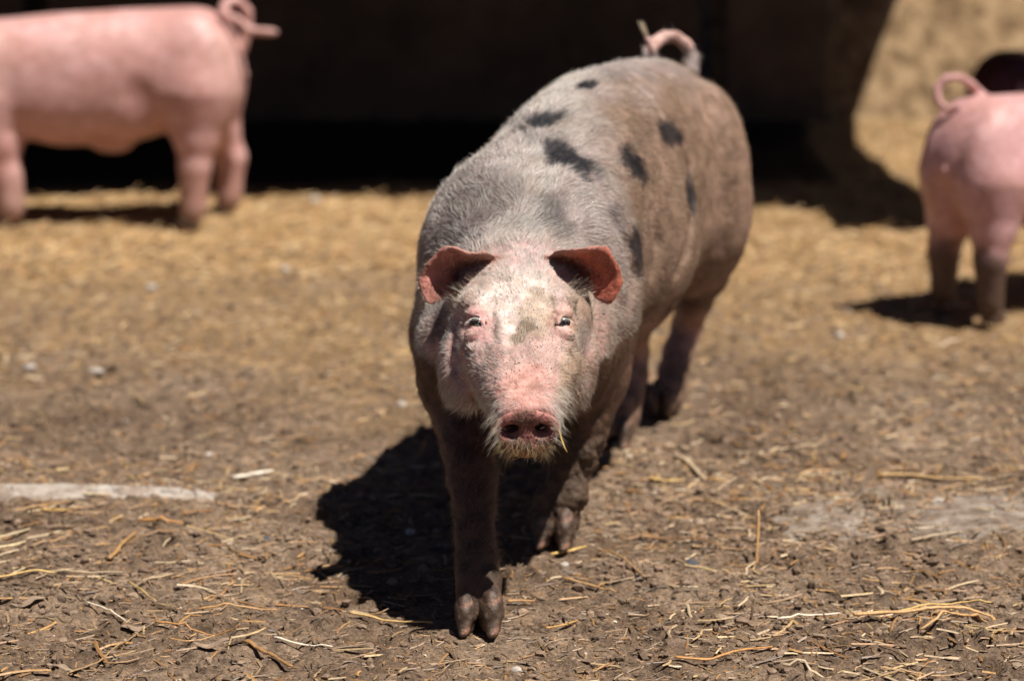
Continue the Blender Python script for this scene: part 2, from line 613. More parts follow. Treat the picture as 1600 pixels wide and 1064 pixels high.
def make_hair(name, P, D, B, L, R, C, parent, loc, segs=3):
    """tapered three-sided bristles; D start direction, B bend direction"""
    n = len(P)
    side = unit(np.cross(D, rng.normal(size=(n, 3))))
    oth = unit(np.cross(D, side))
    verts = np.zeros((n, segs * 3 + 1, 3))
    for k in range(segs + 1):
        t = k / segs
        c = P + (D * t + B * t * t * 0.55) * L[:, None]
        if k < segs:
            for j in range(3):
                an = 2 * math.pi * j / 3
                verts[:, k * 3 + j] = c + (side * math.cos(an) + oth * math.sin(an)) * (R * (1 - 0.75 * t))[:, None]
        else:
            verts[:, segs * 3] = c
    tri = []
    for k in range(segs - 1):
        for j in range(3):
            a, b = k * 3 + j, k * 3 + (j + 1) % 3
            tri += [(a, b, b + 3), (a, b + 3, a + 3)]
    k = segs - 1
    for j in range(3):
        tri.append((k * 3 + j, k * 3 + (j + 1) % 3, segs * 3))
    tri = np.array(tri)
    m = segs * 3 + 1
    F = (tri[None] + (np.arange(n) * m)[:, None, None]).reshape(-1, 3)
    cols = np.repeat(C, m, axis=0)
    o = mesh_obj(name, verts.reshape(-1, 3), F, M['hair'], parent, smooth=True, loc=None, colors=cols)
    me = o.data
    co = np.empty(len(me.vertices) * 3, np.float32)
    me.vertices.foreach_get('co', co)
    co = co.reshape(-1, 3) - np.asarray(loc, np.float32)
    me.vertices.foreach_set('co', co.ravel())
    me.update()
    tag(o, kind='stuff')
    return o

# ------------------------------------------------------------------ the walking pig
ROOT = np.array([0.03, 3.95, 0.0])
TH = math.radians(20.0)
AX = np.array([math.sin(TH), math.cos(TH), 0.0])
LA = np.array([math.cos(TH), -math.sin(TH), 0.0])
TO = np.array([0.02, 3.84, 0.428])
HYP = 0.12                                                 # the head hangs this much further back than first measured
def hat(px, py, Y):
    return at(px, py, Y + HYP)
def tor(s, l, z):
    p = TO + AX * s + LA * l
    p[2] = z
    return p
RT = np.array([LA, AX, [0, 0, 1.0]])

prims = []
prims.append(loft(TO, AX, (0, 0, 1), [-0.16, 0.0, 0.17, 0.36, 0.55, 0.70, 0.85],
                  [0.120, 0.145, 0.150, 0.158, 0.152, 0.154, 0.148],
                  [0.145, 0.200, 0.258, 0.284, 0.276, 0.264, 0.22],
                  [0.10, 0.15, 0.175, 0.170, 0.14, 0.10, 0.04], cap=(0.09, 0.15), n=2.25, k=0.02))
# shoulders, ribs, hams
prims.append(ellipsoid(tor(0.00, 0.080, 0.415), (0.102, 0.150, 0.205), RT, k=0.012))
prims.append(ellipsoid(tor(0.03, -0.068, 0.425), (0.100, 0.150, 0.170), RT, k=0.03))
prims.append(ellipsoid(tor(0.33, 0.0, 0.435), (0.184, 0.21, 0.20), RT, k=0.014))
prims.append(ellipsoid(tor(0.70, 0.078, 0.455), (0.098, 0.155, 0.200), RT, k=0.008))
prims.append(ellipsoid(tor(0.70, -0.075, 0.46), (0.092, 0.165, 0.195), RT, k=0.025))
# neck, throat, jowls, chest
prims.append(cone((0.010, 3.72, 0.430), (0.02, 3.88, 0.445), 0.120, 0.160, k=0.05))
prims.append(ellipsoid((0.015, 3.80, 0.345), (0.115, 0.11, 0.10), k=0.05))
prims.append(ellipsoid(hat(714, 545, 3.58), (0.064, 0.085, 0.085), k=0.03))
prims.append(ellipsoid(hat(905, 552, 3.58), (0.052, 0.085, 0.080), k=0.03))
# legs
FA = [(at(712, 530, 3.86), .075), (at(714, 600, 3.74), .052), (at(723, 650, 3.68), .044), (at(731, 700, 3.62), .0375), (at(738, 748, 3.555), .0350),
      (at(741, 792, 3.515), .0290), (at(743, 840, 3.475), .0262), (at(745, 880, 3.45), .0290), (at(748, 912, 3.43), .028)]
FB = [(at(925, 520, 3.90), .070), (at(928, 590, 3.86), .047), (at(914, 650, 3.84), .040), (at(900, 695, 3.83), .036), (at(890, 735, 3.825), .032),
      (at(882, 775, 3.815), .029), (at(876, 805, 3.81), .030)]
HC = [(tor(0.67, -0.085, 0.40), .09), (at(985, 470, 4.38), .055), (at(988, 510, 4.44), .034), (at(990, 550, 4.50), .027), (at(989, 585, 4.475), .025),
      (at(984, 620, 4.44), .022), (at(977, 650, 4.41), .023), (at(973, 668, 4.395), .025)]
HD = [(tor(0.70, 0.085, 0.40), .085), (at(1096, 425, 4.58), .046), (at(1084, 468, 4.66), .035), (at(1075, 508, 4.72), .029), (at(1060, 550, 4.68), .0285),
      (at(1052, 582, 4.63), .0275), (at(1049, 608, 4.59), .026), (at(1049, 626, 4.575), .022)]
for leg in (FA, FB, HC, HD):
    ps = chain(leg, 0.018)
    ps[0].k = 0.045
    ps[1].k = 0.03
    prims += ps
# fleshy toes above the claws
def toes(foot, yaw, r=0.017, h=0.045):
    f = np.array([math.cos(yaw), math.sin(yaw), 0]); l = np.array([-f[1], f[0], 0])
    foot = np.array(foot)
    out = []
    for sd in (-1, 1):
        c = foot + l * sd * 0.0165
        out.append(cone(c + np.array([0, 0, h + 0.03]) - f * 0.014, c + np.array([0, 0, h - 0.016]) + f * 0.010, r * 1.05, r * 0.93, k=0.009))
    return out
FOOT_A = np.array([-0.048, 3.405, 0.0]); FOOT_B = np.array([0.068, 3.795, 0.0])
FOOT_C = np.array([0.188, 4.375, 0.0]); FOOT_D = np.array([0.288, 4.555, 0.0])
FYAW = -math.pi / 2
for ft in (FOOT_A, FOOT_B, FOOT_C):
    prims += toes(ft, FYAW + (0.0 if ft is FOOT_A else -0.15))
prims.append(cone(at(1046, 622, 4.575), FOOT_D + np.array([0.0, 0.0, 0.030]), 0.024, 0.017, k=0.01))
# head
def push(p, dY=HYP):
    p = np.array(p, float); c = np.array([0, 0, CAMZ])
    return c + (p - c) * (p[1] + dY) / p[1]
HO, HE = push([0.010, 3.56, 0.475]), push([0.020, 3.205, 0.356])
HL = float(np.linalg.norm(HE - HO))
HA = (HE - HO) / HL
HU = np.array([0, 0, 1.0]) - HA * HA[2]; HU /= np.linalg.norm(HU)
HLA = np.cross(HA, HU)                                     # pig's right = image left is +? (sign found below)
sg = lambda Y: (Y - 3.56) / (3.205 - 3.56) * HL
Ys = [3.56, 3.47, 3.405, 3.35, 3.31, 3.26, 3.215]
prims.append(loft(HO, HA, (0, 0, 1), [sg(y) for y in Ys],
                  [0.112, 0.106, 0.097, 0.084, 0.068, 0.051, 0.040],
                  [0.081, 0.086, 0.078, 0.065, 0.052, 0.039, 0.027],
                  [0.140, 0.120, 0.095, 0.076, 0.056, 0.040, 0.030], cap=(0.05, 0.010), n=2.35, k=0.02))
HR = np.array([np.cross(HA, HU), HA, HU])
# snout disc with a rim
DT = math.radians(-8)                                        # the disc faces further down than the bridge of the nose
DA = HA * math.cos(DT) - HU * math.sin(DT)
DU = HU * math.cos(DT) + HA * math.sin(DT)
DR = np.array([np.cross(DA, DU), DA, DU])
DC = HO + HA * (HL - 0.002) - HU * 0.001
DX = np.array([1.0, 0, 0])
prims.append(ellipsoid(DC + DU * 0.0025, (0.0465, 0.0080, 0.0275), DR, k=0.005))
prims.append(ellipsoid(DC - DU * 0.014, (0.0340, 0.0100, 0.0240), DR, k=0.010))
prims.append(ellipsoid(DC + DA * 0.0105 - DU * 0.001, (0.0405, 0.0058, 0.0240), DR, k=0.004, op=-1))
# cheeks and brow
for px in (726, 890):
    prims.append(ellipsoid(hat(px, 602, 3.40), (0.030, 0.04, 0.032), k=0.03))
for sx, px in ((-1, 728), (1, 890)):
    prims.append(ellipsoid(hat(px, 560, 3.425), (0.040, 0.05, 0.046), k=0.025))
for px in (747, 876):
    prims.append(ellipsoid(surf(prims, px, 470) + np.array([0, 0.012, 0]), (0.024, 0.022, 0.014), k=0.016))
# chin under the disc
prims.append(ellipsoid(hat(823, 697, 3.250), (0.026, 0.03, 0.015), k=0.012))
# eye sockets, lids
EYES = []
for px, py in ((744, 506), (880, 506)):
    c = surf(prims, px, py)
    EYES.append(c)
base_prims = list(prims)
for c, sx in zip(EYES, (-1, 1)):
    prims.append(ellipsoid(c + np.array([0, -0.001, -0.001]), (0.0140, 0.010, 0.0056), k=0.009, op=-1))
    e = c + np.array([0.0, 0.004, 0])
    # heavy upper lid and the soft bag below
    prims.append(ellipsoid(surf(base_prims, 800 + (c[0] * FPX / (c[1] * cP + (CAMZ - c[2]) * sP)) + sx * (-2), 490) + np.array([0, 0.0035, 0]), (0.0180, 0.012, 0.0105), k=0.0035))
    prims.append(ellipsoid(surf(base_prims, 800 + (c[0] * FPX / (c[1] * cP + (CAMZ - c[2]) * sP)) + sx * 1, 524) + np.array([0, 0.0040, 0]), (0.0165, 0.012, 0.0120), k=0.003))
    prims.append(ellipsoid(c + np.array([0, -0.004, -0.001]), (0.0125, 0.012, 0.0048), k=0.004, op=-1))
    # rolls at the lid edges and the creases
    for (dx0, dz0, dx1, dz1, dx2, dz2, r, kk) in ((-0.014, -0.001, 0.0, 0.0095, 0.014, 0.000, 0.0036, 0.004), (-0.014, -0.001, 0.0, -0.0085, 0.014, -0.001, 0.0036, 0.004),
                                                 (-0.021, 0.006, 0.0, 0.027, 0.020, 0.008, 0.0036, 0.005), (-0.021, -0.012, 0.0, -0.034, 0.020, -0.012, 0.0036, 0.006)):
        pts = []
        for t in np.linspace(0, 1, 7):
            x = (1 - t) ** 2 * dx0 + 2 * t * (1 - t) * dx1 + t * t * dx2
            z = (1 - t) ** 2 * dz0 + 2 * t * (1 - t) * dz1 + t * t * dz2
            z *= 1.0
            q = np.array([c[0] + x, c[1], c[2] + z * 1.35])
            # drop the point on to the face (or over the eyeball)
            yy = np.arange(c[1] - 0.03, c[1] + 0.05, 0.001)
            L_ = np.stack([np.full_like(yy, q[0]), yy, np.full_like(yy, q[2])], 1)
            Fv = eval_points(base_prims, L_)
            i = int(np.argmax(Fv < 0.0))
            q[1] = yy[i] + 0.0005
            pts.append((q, r * (0.55 + 0.45 * math.sin(math.pi * t))))
        ps = chain(pts, kk)
        for p in ps: p.k = kk
        prims += ps
# nostrils
disc = DC + DA * 0.0050
for sx in (-1, 1):
    c = disc + DX * sx * 0.0225
    prims.append(ellipsoid(c - DU * 0.001, (0.0140, 0.0100, 0.0108), DR, k=0.006, op=-1))
    prims.append(ellipsoid(c - HA * 0.010 - DX * sx * 0.005 + HU * 0.001, (0.0070, 0.013, 0.0062), HR, k=0.003, op=-1))
# mouth line below the disc
for sx in (-1, 1):
    a = hat(823 + sx * 6, 697, 3.235) ; b = hat(823 + sx * 58, 668, 3.315)
    for t in np.linspace(0, 1, 6)[:-1]:
        p0 = a + (b - a) * t; p1 = a + (b - a) * (t + 0.2)
        def drop(q):
            yy = np.arange(3.26, 3.65, 0.001)
            Fv = eval_points(base_prims, np.stack([np.full_like(yy, q[0]), yy, np.full_like(yy, q[2])], 1))
            i = int(np.argmax(Fv < 0)); r = q.copy(); r[1] = yy[i]; return r
        prims.append(cone(drop(p0), drop(p1), 0.0022, 0.0022, k=0.005, op=-1))
# wrinkles above the disc
for (py, half, r) in ((627, 26, .0020), (617, 30, .0018), (606, 22, .0014)):
    pts = []
    for t in np.linspace(-1, 1, 7):
        pts.append((surf(base_prims, 824 + half * t, py + 5 * t * t + 1.5 * math.sin(5 * t + py)), r * (1.1 - 0.6 * abs(t))))
    ps = chain(pts, 0.004)
    for p in ps: p.op = -1; p.k = 0.004
    prims += ps
# folds of skin: behind the shoulder, at the throat, over the flank
def fold(px_list, r, k, y0=3.0, op=-1, ref=None):
    pts = [(surf(ref or base_prims, x, y), r) for x, y in px_list]
    ps = chain(pts, k)
    for p in ps: p.op = op; p.k = k
    return ps
prims += fold([(714, 500), (708, 535), (704, 570)], 0.004, 0.014)
prims += fold([(903, 462), (909, 500), (912, 545), (908, 588), (893, 630)], 0.006, 0.012)
prims += fold([(730, 545), (716, 560), (712, 585)], 0.002, 0.008)
prims += fold([(768, 470), (766, 500), (772, 530)], 0.002, 0.012)
prims += fold([(860, 470), (862, 500), (858, 530)], 0.002, 0.012)
prims += fold([(926, 262), (944, 300), (964, 345), (984, 390), (994, 430), (985, 480)], 0.006, 0.022)
prims += fold([(1066, 225), (1078, 262), (1085, 313), (1083, 350), (1074, 395), (1060, 425)], 0.005, 0.020)
prims += fold([(1020, 330), (1030, 380), (1020, 430)], 0.003, 0.022)

prims += fold([(760, 650), (742, 618), (730, 600)], 0.003, 0.014)

# ears: sheets through a net of points (px, py, Y), rows run from the head to the tip
def ear_cloud(net, n=70, r0=0.0046, r1=0.0026):
    A = np.array([[hat(*p) for p in row] for row in net])   # rows x cols x 3
    def cr(P, t):                                           # Catmull-Rom along axis 0
        m = len(P) - 1
        x = t * m; i = min(int(x), m - 1); f = x - i
        p0, p1, p2, p3 = P[max(i - 1, 0)], P[i], P[i + 1], P[min(i + 2, m)]
        return 0.5 * ((2 * p1) + (-p0 + p2) * f + (2 * p0 - 5 * p1 + 4 * p2 - p3) * f * f + (-p0 + 3 * p1 - 3 * p2 + p3) * f ** 3)
    pts, rad, uv = [], [], []
    for u in np.linspace(0, 1, n):
        row = cr(A, u)
        for v in np.linspace(0, 1, n):
            pts.append(cr(row, v))
            e = abs(2 * v - 1)
            rad.append((r0 + (r1 - r0) * u) * (1.0 - 0.22 * (e > 0.9)))
            uv.append((u, v))
    return np.array(pts), np.array(rad), np.array(uv)
EAR_L = [[(778, 403, 3.490), (776, 416, 3.515), (768, 430, 3.520), (757, 444, 3.500), (744, 452, 3.480)],
         [(758, 397, 3.450), (752, 408, 3.490), (742, 425, 3.515), (733, 441, 3.495), (728, 452, 3.470)],
         [(733, 396, 3.425), (724, 402, 3.465), (714, 424, 3.495), (708, 444, 3.475), (704, 456, 3.455)],
         [(710, 388, 3.420), (698, 398, 3.440), (690, 425, 3.460), (686, 450, 3.450), (684, 470, 3.435)],
         [(697, 387, 3.425), (679, 405, 3.430), (666, 430, 3.435), (666, 452, 3.430), (672, 474, 3.420)],
         [(692, 389, 3.430), (672, 409, 3.430), (656, 434, 3.432), (657, 450, 3.428), (668, 473, 3.418)]]
EAR_R = [[(856, 403, 3.490), (858, 416, 3.515), (864, 428, 3.520), (872, 438, 3.505), (884, 446, 3.485)],
         [(874, 393, 3.455), (878, 406, 3.490), (886, 420, 3.515), (892, 432, 3.500), (898, 442, 3.480)],
         [(894, 391, 3.430), (902, 402, 3.465), (910, 422, 3.490), (914, 438, 3.480), (916, 448, 3.465)],
         [(920, 389, 3.420), (928, 402, 3.440), (934, 425, 3.455), (934, 448, 3.450), (932, 464, 3.445)],
         [(940, 385, 3.425), (951, 402, 3.428), (960, 425, 3.432), (960, 450, 3.430), (947, 474, 3.432)],
         [(948, 386, 3.430), (957, 405, 3.430), (969, 430, 3.432), (969, 448, 3.430), (955, 474, 3.430)]]
ears = []
for net in (EAR_L, EAR_R):
    P_, R_, UV_ = ear_cloud(net)
    pr = cloud(P_, R_, k=0.007)
    prims.append(pr)
    ears.append((pr, UV_))
# tail
TB = [(at(1079, 112, 4.66), .018), (at(1081, 92, 4.67), .0130), (at(1072, 70, 4.67), .0125), (at(1056, 58, 4.665), .012), (at(1038, 58, 4.66), .012),
      (at(1023, 68, 4.65), .0115), (at(1013, 84, 4.64), .011), (at(1014, 96, 4.62), .010), (at(1021, 92, 4.605), .0085), (at(1019, 76, 4.60), .0075), (at(1011, 60, 4.60), .006)]
prims += chain(TB, 0.006)
for p in prims[-len(TB) + 1:]: p.k = 0.005

gx = graded([(-0.21, -0.165, 0.005), (-0.165, 0.185, 0.0024), (0.185, 0.52, 0.005)])
gy = graded([(3.27, 3.72, 0.0024), (3.72, 3.96, 0.004), (3.96, 4.86, 0.0055)])
gz = graded([(0.005, 0.12, 0.0045), (0.12, 0.29, 0.005), (0.29, 0.575, 0.0024), (0.575, 0.80, 0.005)])
PV, PQ = surface_nets(prims, gx, gy, gz)
PV = relax(PV, PQ, 2, 0.45)
PN = vnormals(PV, PQ)

def project(P):
    x, y, z = P[:, 0], P[:, 1], P[:, 2] - CAMZ
    dep = y * cP - z * sP
    return 800 + FPX * x / dep, 532 - FPX * (y * sP + z * cP) / dep

def ear_masks(P):
    out = []
    for pr, uv in ears:
        m = np.zeros(len(P)); uu = np.zeros(len(P)); vv = np.zeros(len(P))
        near = np.where(np.all((P > pr.lo - 0.01) & (P < pr.hi + 0.01), axis=1))[0]
        for i in near:
            _, j, d = pr.kd.find(P[i])
            m[i] = 1.0 if d < 0.0062 else max(0.0, 1 - (d - 0.0062) / 0.006)
            uu[i], vv[i] = uv[j]
        out.append((m, uu, vv))
    return out
EM = ear_masks(PV)

def lerp(C, c, w):
    return C * (1 - w[:, None]) + np.array(c)[None] * w[:, None]

# black pigment spots: surface point under each, half sizes along two surface directions (m)
SPOTS = [(838, 190, 34, 13, -8), (890, 251, 44, 17, 27), (990, 260, 14, 34, -28), (1048, 208, 13, 28, -28), (995, 388, 11, 36, -8), (1081, 310, 7, 38, -6),
         (916, 134, 20, 6, -5)]
GREYS = [(868, 342, 26, 40, -35, .68), (730, 325, 36, 60, 35, .45), (785, 300, 40, 40, 35, .38), (700, 372, 50, 20, -10, .5), (664, 430, 24, 60, 0, .35), (850, 215, 40, 16, 0, .3), (960, 335, 14, 40, -20, .35), (960, 120, 26, 12, 0, .3), (1010, 205, 30, 30, 0, .15), (820, 350, 40, 14, 10, .25), (686, 496, 24, 34, 20, .62), (912, 520, 12, 40, -6, .6)]
PX, PY = project(PV)
FACE = np.clip(-PN[:, 1] * 1.0 + PN[:, 2] * 0.25, 0, 1)
wob = (fbm(PV, 0.035, 3, 4) - 0.5)
def spot_mask(px_, py_, P, a, soft):
    cx, cy, rx, ry, rot = a[:5]
    c = SPOTC[(cx, cy)]
    an = math.radians(rot)
    dx, dy = px_ - cx, py_ - cy
    u = dx * math.cos(an) + dy * math.sin(an)
    v = -dx * math.sin(an) + dy * math.cos(an)
    d = np.sqrt((u / rx) ** 2 + (v / ry) ** 2)
    near = np.linalg.norm(P - c[None], axis=1) < 0.30
    return d, near
SPOTC = {(a[0], a[1]): surf(prims, a[0], a[1]) for a in SPOTS + GREYS}

def pigment(P, Nn, greys=True):
    """returns black 0..1"""
    px_, py_ = project(P)
    w = (fbm(P, 0.03, 3, 4) - 0.5) + (fbm(P * np.array([1, .5, 1]), 0.018, 3, 44) - 0.5) * 1.3
    b = np.zeros(len(P))
    for a in SPOTS:
        d, near = spot_mask(px_, py_, P, a, .3)
        b = np.maximum(b, (1 - sstep(0.50, 1.40, d + w * 1.0)) * near)
    for a in (GREYS if greys else []):
        d, near = spot_mask(px_, py_, P, a, .5)
        b = np.maximum(b, (1 - sstep(0.4, 1.25, d + w * 0.9)) * near * a[5])
    return b

def skin_color(P, Nn, em):
    px_, py_ = project(P)
    n1 = fbm(P, 0.10, 4, 2); n2 = fbm(P, 0.03, 3, 6); n3 = fbm(P, 0.012, 3, 14)
    s = (P - TO) @ AX
    l = (P - TO) @ LA
    C = np.tile(np.array([0.295, 0.235, 0.222]), (len(P), 1))
    # muddy flank and rump
    flank = sstep(-0.05, 0.28, s + (l - .08) + (n1 - .5) * .3) * sstep(-0.02, 0.10, l + (n1 - .5) * .15 - (P[:, 2] - .60) * .6)
    C = lerp(C, (0.32, 0.20, 0.14), flank * 0.92)
    C = lerp(C, (0.19, 0.12, 0.078), flank * sstep(0.42, 0.60, n2 * .5 + n1 * .5 + s * .06) * 0.85)
    belly = sstep(0.38, 0.28, P[:, 2]) * (P[:, 1] > 3.72)
    C = lerp(C, (0.34, 0.20, 0.15), belly * 0.7)
    # legs
    legs = sstep(0.33, 0.22, P[:, 2])
    legs = np.maximum(legs, sstep(0.41, 0.33, P[:, 2] + (n2 - .5) * .05) * sstep(3.55, 3.62, P[:, 1]) * sstep(4.05, 3.95, P[:, 1]) * 0.9)  # shade under the jowl worked into the shoulders as leg brown
    C = lerp(C, (0.105, 0.052, 0.030), legs * 0.95)
    mud = sstep(0.20, 0.08, P[:, 2] + (n2 - .5) * .14) * (1 - 0.5 * (P[:, 1] > 4.2))
    mudB = ((P[:, 1] > 3.70) & (P[:, 1] < 3.95)) * sstep(0.26, 0.14, P[:, 2] + (n2 - .5) * .06)
    C = lerp(C, (0.100, 0.064, 0.040), np.maximum(mud * .85, mudB))
    hind = (P[:, 1] > 4.2) * sstep(0.22, 0.16, P[:, 2])
    C = lerp(C, (0.50, 0.30, 0.23), hind * 0.85)
    C = lerp(C, (0.20, 0.13, 0.085), hind * sstep(0.12, 0.07, P[:, 2] + (n2 - .5) * .06) * .8)
    # head
    hs = (P - HO) @ HA
    zl = 0.245 + np.maximum(0, P[:, 1] - 3.42) * 0.42          # under the jowls the chest and legs begin
    head = sstep(-0.03, 0.03, hs) * sstep(0.0, 0.03, P[:, 2] - zl)
    C = lerp(C, (0.58, 0.375, 0.33), head * 0.9)
    jow = head * sstep(0.43, 0.37, P[:, 2]) 
    C = lerp(C, (0.50, 0.28, 0.235), jow * 0.8)
    # pink bridge, dirt on the forehead
    def blob(cx, cy, rx, ry, c, wmax, amp=.6):
        nonlocal C
        d = np.sqrt(((px_ - cx) / rx) ** 2 + ((py_ - cy) / ry) ** 2) + (n2 - .5) * amp
        C = lerp(C, c, (1 - sstep(0.55, 1.15, d)) * head * wmax * (P[:, 1] < 3.70))
    blob(822, 608, 46, 46, (0.60, 0.315, 0.265), .9, 1.2)
    blob(815, 402, 60, 30, (0.42, 0.34, 0.32), .6, 1.5)
    blob(802, 470, 72, 66, (0.84, 0.70, 0.63), .9)
    blob(815, 400, 50, 26, (0.70, 0.43, 0.42), .7)
    blob(745, 505, 34, 34, (0.62, 0.32, 0.30), .75)
    blob(880, 505, 28, 34, (0.58, 0.33, 0.29), .7)
    blob(744, 535, 26, 14, (0.66, 0.38, 0.36), .6)
    blob(895, 585, 26, 60, (0.42, 0.29, 0.18), .75)
    blob(905, 480, 22, 60, (0.30, 0.20, 0.13), .7)
    blob(842, 500, 48, 44, (0.36, 0.25, 0.15), .7, 2.6)
    blob(816, 512, 16, 22, (0.14, 0.095, 0.055), .7, 3.4)
    blob(700, 560, 40, 44, (0.58, 0.34, 0.30), .5)
    dk = hs > HL - 0.020
    disc_ = sstep(HL - 0.016, HL - 0.004, hs) * (P[:, 2] > 0.26)
    C = lerp(C, (0.38, 0.155, 0.135), disc_)
    C = lerp(C, (0.60, 0.27, 0.23), disc_ * sstep(648, 640, py_ - 0.004 * (px_ - 822) ** 2))
    rr = np.sqrt((px_ - 822) ** 2 + ((py_ - 660) * 1.3) ** 2)
    C = lerp(C, (0.15, 0.075, 0.05), disc_ * sstep(0.46, 0.66, n3 * .6 + (1 - sstep(6, 46, np.sqrt((px_ - 824) ** 2 + ((py_ - 652) * 1.4) ** 2))) * .38) * .8)
    for sx in (-1, 1):                                         # nostril hollows, their shade put into the colour
        q = P - (DC + DX * sx * 0.0205)
        rad_ = np.sqrt((q @ np.cross(HA, HU)) ** 2 + (q @ HU) ** 2)
        C = lerp(C, (0.05, 0.018, 0.016), (rad_ < 0.0120) * sstep(0.001, -0.006, (P - DC) @ DA))
    low = disc_ * sstep(676, 690, py_)
    C = lerp(C, (0.16, 0.12, 0.10), low * sstep(.36, .54, n3) * .9)
    chin = head * sstep(0.298, 0.286, P[:, 2]) * (P[:, 1] < 3.45)
    C = lerp(C, (0.30, 0.19, 0.08), chin * .8)
    # ears
    for (m, uu, vv), (cx, cy) in zip(em, ((715, 430), (915, 430))):
        inner = m * sstep(-0.1, 0.5, -Nn[:, 1])
        C = lerp(C, (0.58, 0.32, 0.29), m)
        C = lerp(C, (0.36, 0.14, 0.105) if cx < 800 else (0.46, 0.115, 0.06), inner * .9)  # right ear redder: sun glowing through it is put into the colour
        C = lerp(C, (0.50, 0.25, 0.20), inner * np.clip(1 - np.minimum(vv, 1 - vv) / .10, 0, 1) * .7)
        C = lerp(C, (0.15, 0.07, 0.045), inner * (1 - sstep(0.15, 0.60, uu)) * .8)  # shade of the ear hollow painted dark at its base
        C = lerp(C, (0.18, 0.10, 0.06), m * sstep(.9, .97, uu) * sstep(.45, .6, n3) * .7)
    tail = P[:, 2] > 0.692
    tail = tail & (P[:, 1] > 4.56)
    C[tail] = (0.56, 0.36, 0.31)
    blk = pigment(P, Nn)
    C = lerp(C, (0.018, 0.017, 0.020), blk * 0.95 * (1 - np.maximum(em[0][0], em[1][0])))
    C *= (0.62 + 0.76 * (0.5 * n2 + 0.5 * fbm(P * np.array([1, .5, 1]), 0.016, 3, 57)))[:, None]
    A = np.clip(head * 0.9 + flank * 0.55 + legs * 0.4, 0, 1)
    A = np.maximum(A * sstep(0.40, 0.62, n1 + 0.1), disc_)
    return np.concatenate([C, A[:, None]], 1), blk

# small relief in the mesh itself: caked mud on the legs, puckered skin on the face
n_f = fbm(PV, 0.010, 2, 41) - 0.5
n_m = np.abs(fbm(PV, 0.024, 3, 51) - 0.5)
mudB = ((PV[:, 1] > 3.70) & (PV[:, 1] < 3.95)) * sstep(0.24, 0.15, PV[:, 2])
hs = (PV - HO) @ HA
disp = 0.0022 * n_f * (hs > 0) + 0.004 * (fbm(PV, 0.022, 2, 77) - .5) * (hs > 0) * (hs < HL - .02) + mudB * (n_m * 0.030 - 0.003) + 0.0035 * (fbm(PV, 0.05, 2, 61) - .5) * (PV[:, 1] > 3.72)
wr = np.sin(((PV - HO) @ HA) * 620 + 5 * fbm(PV, 0.05, 2, 71)) * 0.00035 * sstep(HL - .11, HL - .05, hs) * (hs < HL - .012)
PV = PV + PN * (disp + wr)[:, None]
PN = vnormals(PV, PQ)
PC, PBLK = skin_color(PV, PN, EM)

pig = empty('pig', ROOT)
tag(pig, 'muddy grey and pink pig with black spots walking towards the viewer', 'pig')
body = mesh_obj('body', PV, PQ, M['skin'], pig, loc=None, colors=PC)
co = (PV - ROOT).astype(np.float32)
body.data.vertices.foreach_set('co', co.ravel()); body.data.update()

add_hoofs(pig, ROOT, FOOT_A, FYAW, 1.12, spread=0.0155)
add_hoofs(pig, ROOT, FOOT_B, FYAW - 0.15, 1.08, spread=0.0155)
add_hoofs(pig, ROOT, FOOT_C, FYAW - 0.15, 1.0)
add_hoofs(pig, ROOT, FOOT_D + np.array([0.0, 0.012, 0.026]), FYAW - 0.2, 0.85, tilt=1.15, spread=0.0125)

def uv_ball(name, c, r, mat, parent, loc, n=20):
    V, Q = [], []
    for i in range(n + 1):
        th = math.pi * (i + 0.001) / (n + 0.002)
        for j in range(n):
            ph = 2 * math.pi * j / n
            V.append((r * math.sin(th) * math.cos(ph), r * math.sin(th) * math.sin(ph), r * math.cos(th)))
    for i in range(n):
        for j in range(n):
            Q.append((i * n + j, (i + 1) * n + j, (i + 1) * n + (j + 1) % n, i * n + (j + 1) % n))
    o = mesh_obj(name, np.array(V), np.array(Q), mat, parent)
    o.location = Vector([float(x) for x in np.array(c) - loc])
    return o
def specks():
    px_, py_ = project(PV)
    g = lambda cx, cy, rx, ry: np.exp(-((px_ - cx) / rx) ** 2 - ((py_ - cy) / ry) ** 2)
    hs_ = (PV - HO) @ HA
    ww = (0.10 + g(825, 510, 34, 34) + 0.5 * g(822, 600, 40, 40) + 1.2 * g(822, 628, 34, 10) + 0.25 * g(800, 450, 60, 40)) * (hs_ > 0.02) * (hs_ < HL - .012)
    ww += 9.0 * (hs_ >= HL - .012) * (0.25 + g(824, 655, 30, 16) + 1.3 * g(822, 690, 30, 8))
    ww *= (PV[:, 1] < 3.62) * (PV[:, 2] > .285) * (PN[:, 1] < 0.1)
    P, n_, _ = globals()['sample'](PV, PQ, PN, ww, 1500)
    ico = np.array([(0, 0, 1), (.9, 0, 0), (0, .9, 0), (-.9, 0, 0), (0, -.9, 0), (0, 0, -1)])
    fc = np.array([(0, 1, 2), (0, 2, 3), (0, 3, 4), (0, 4, 1), (5, 2, 1), (5, 3, 2), (5, 4, 3), (5, 1, 4)])
    rr = 0.00030 + 0.0008 * rng.random(len(P)) ** 2.5
    V = ico[None] * rr[:, None, None] * rng.uniform(.6, 1.5, (len(P), 1, 3)) * (1 + rng.normal(0, .2, (len(P), 6, 1))) + (P + n_ * rr[:, None] * .3 - ROOT)[:, None, :]
    F = (fc[None] + (np.arange(len(P)) * 6)[:, None, None]).reshape(-1, 3)
    C = np.repeat(np.array([(0.05, 0.03, 0.018), (0.10, 0.06, 0.035), (0.03, 0.02, 0.014), (0.16, 0.11, 0.07)])[rng.integers(0, 4, len(P))], 6, axis=0)
    tag(mesh_obj('mud_specks', V.reshape(-1, 3), F, M['straw'], pig, colors=C, smooth=False), kind='stuff')
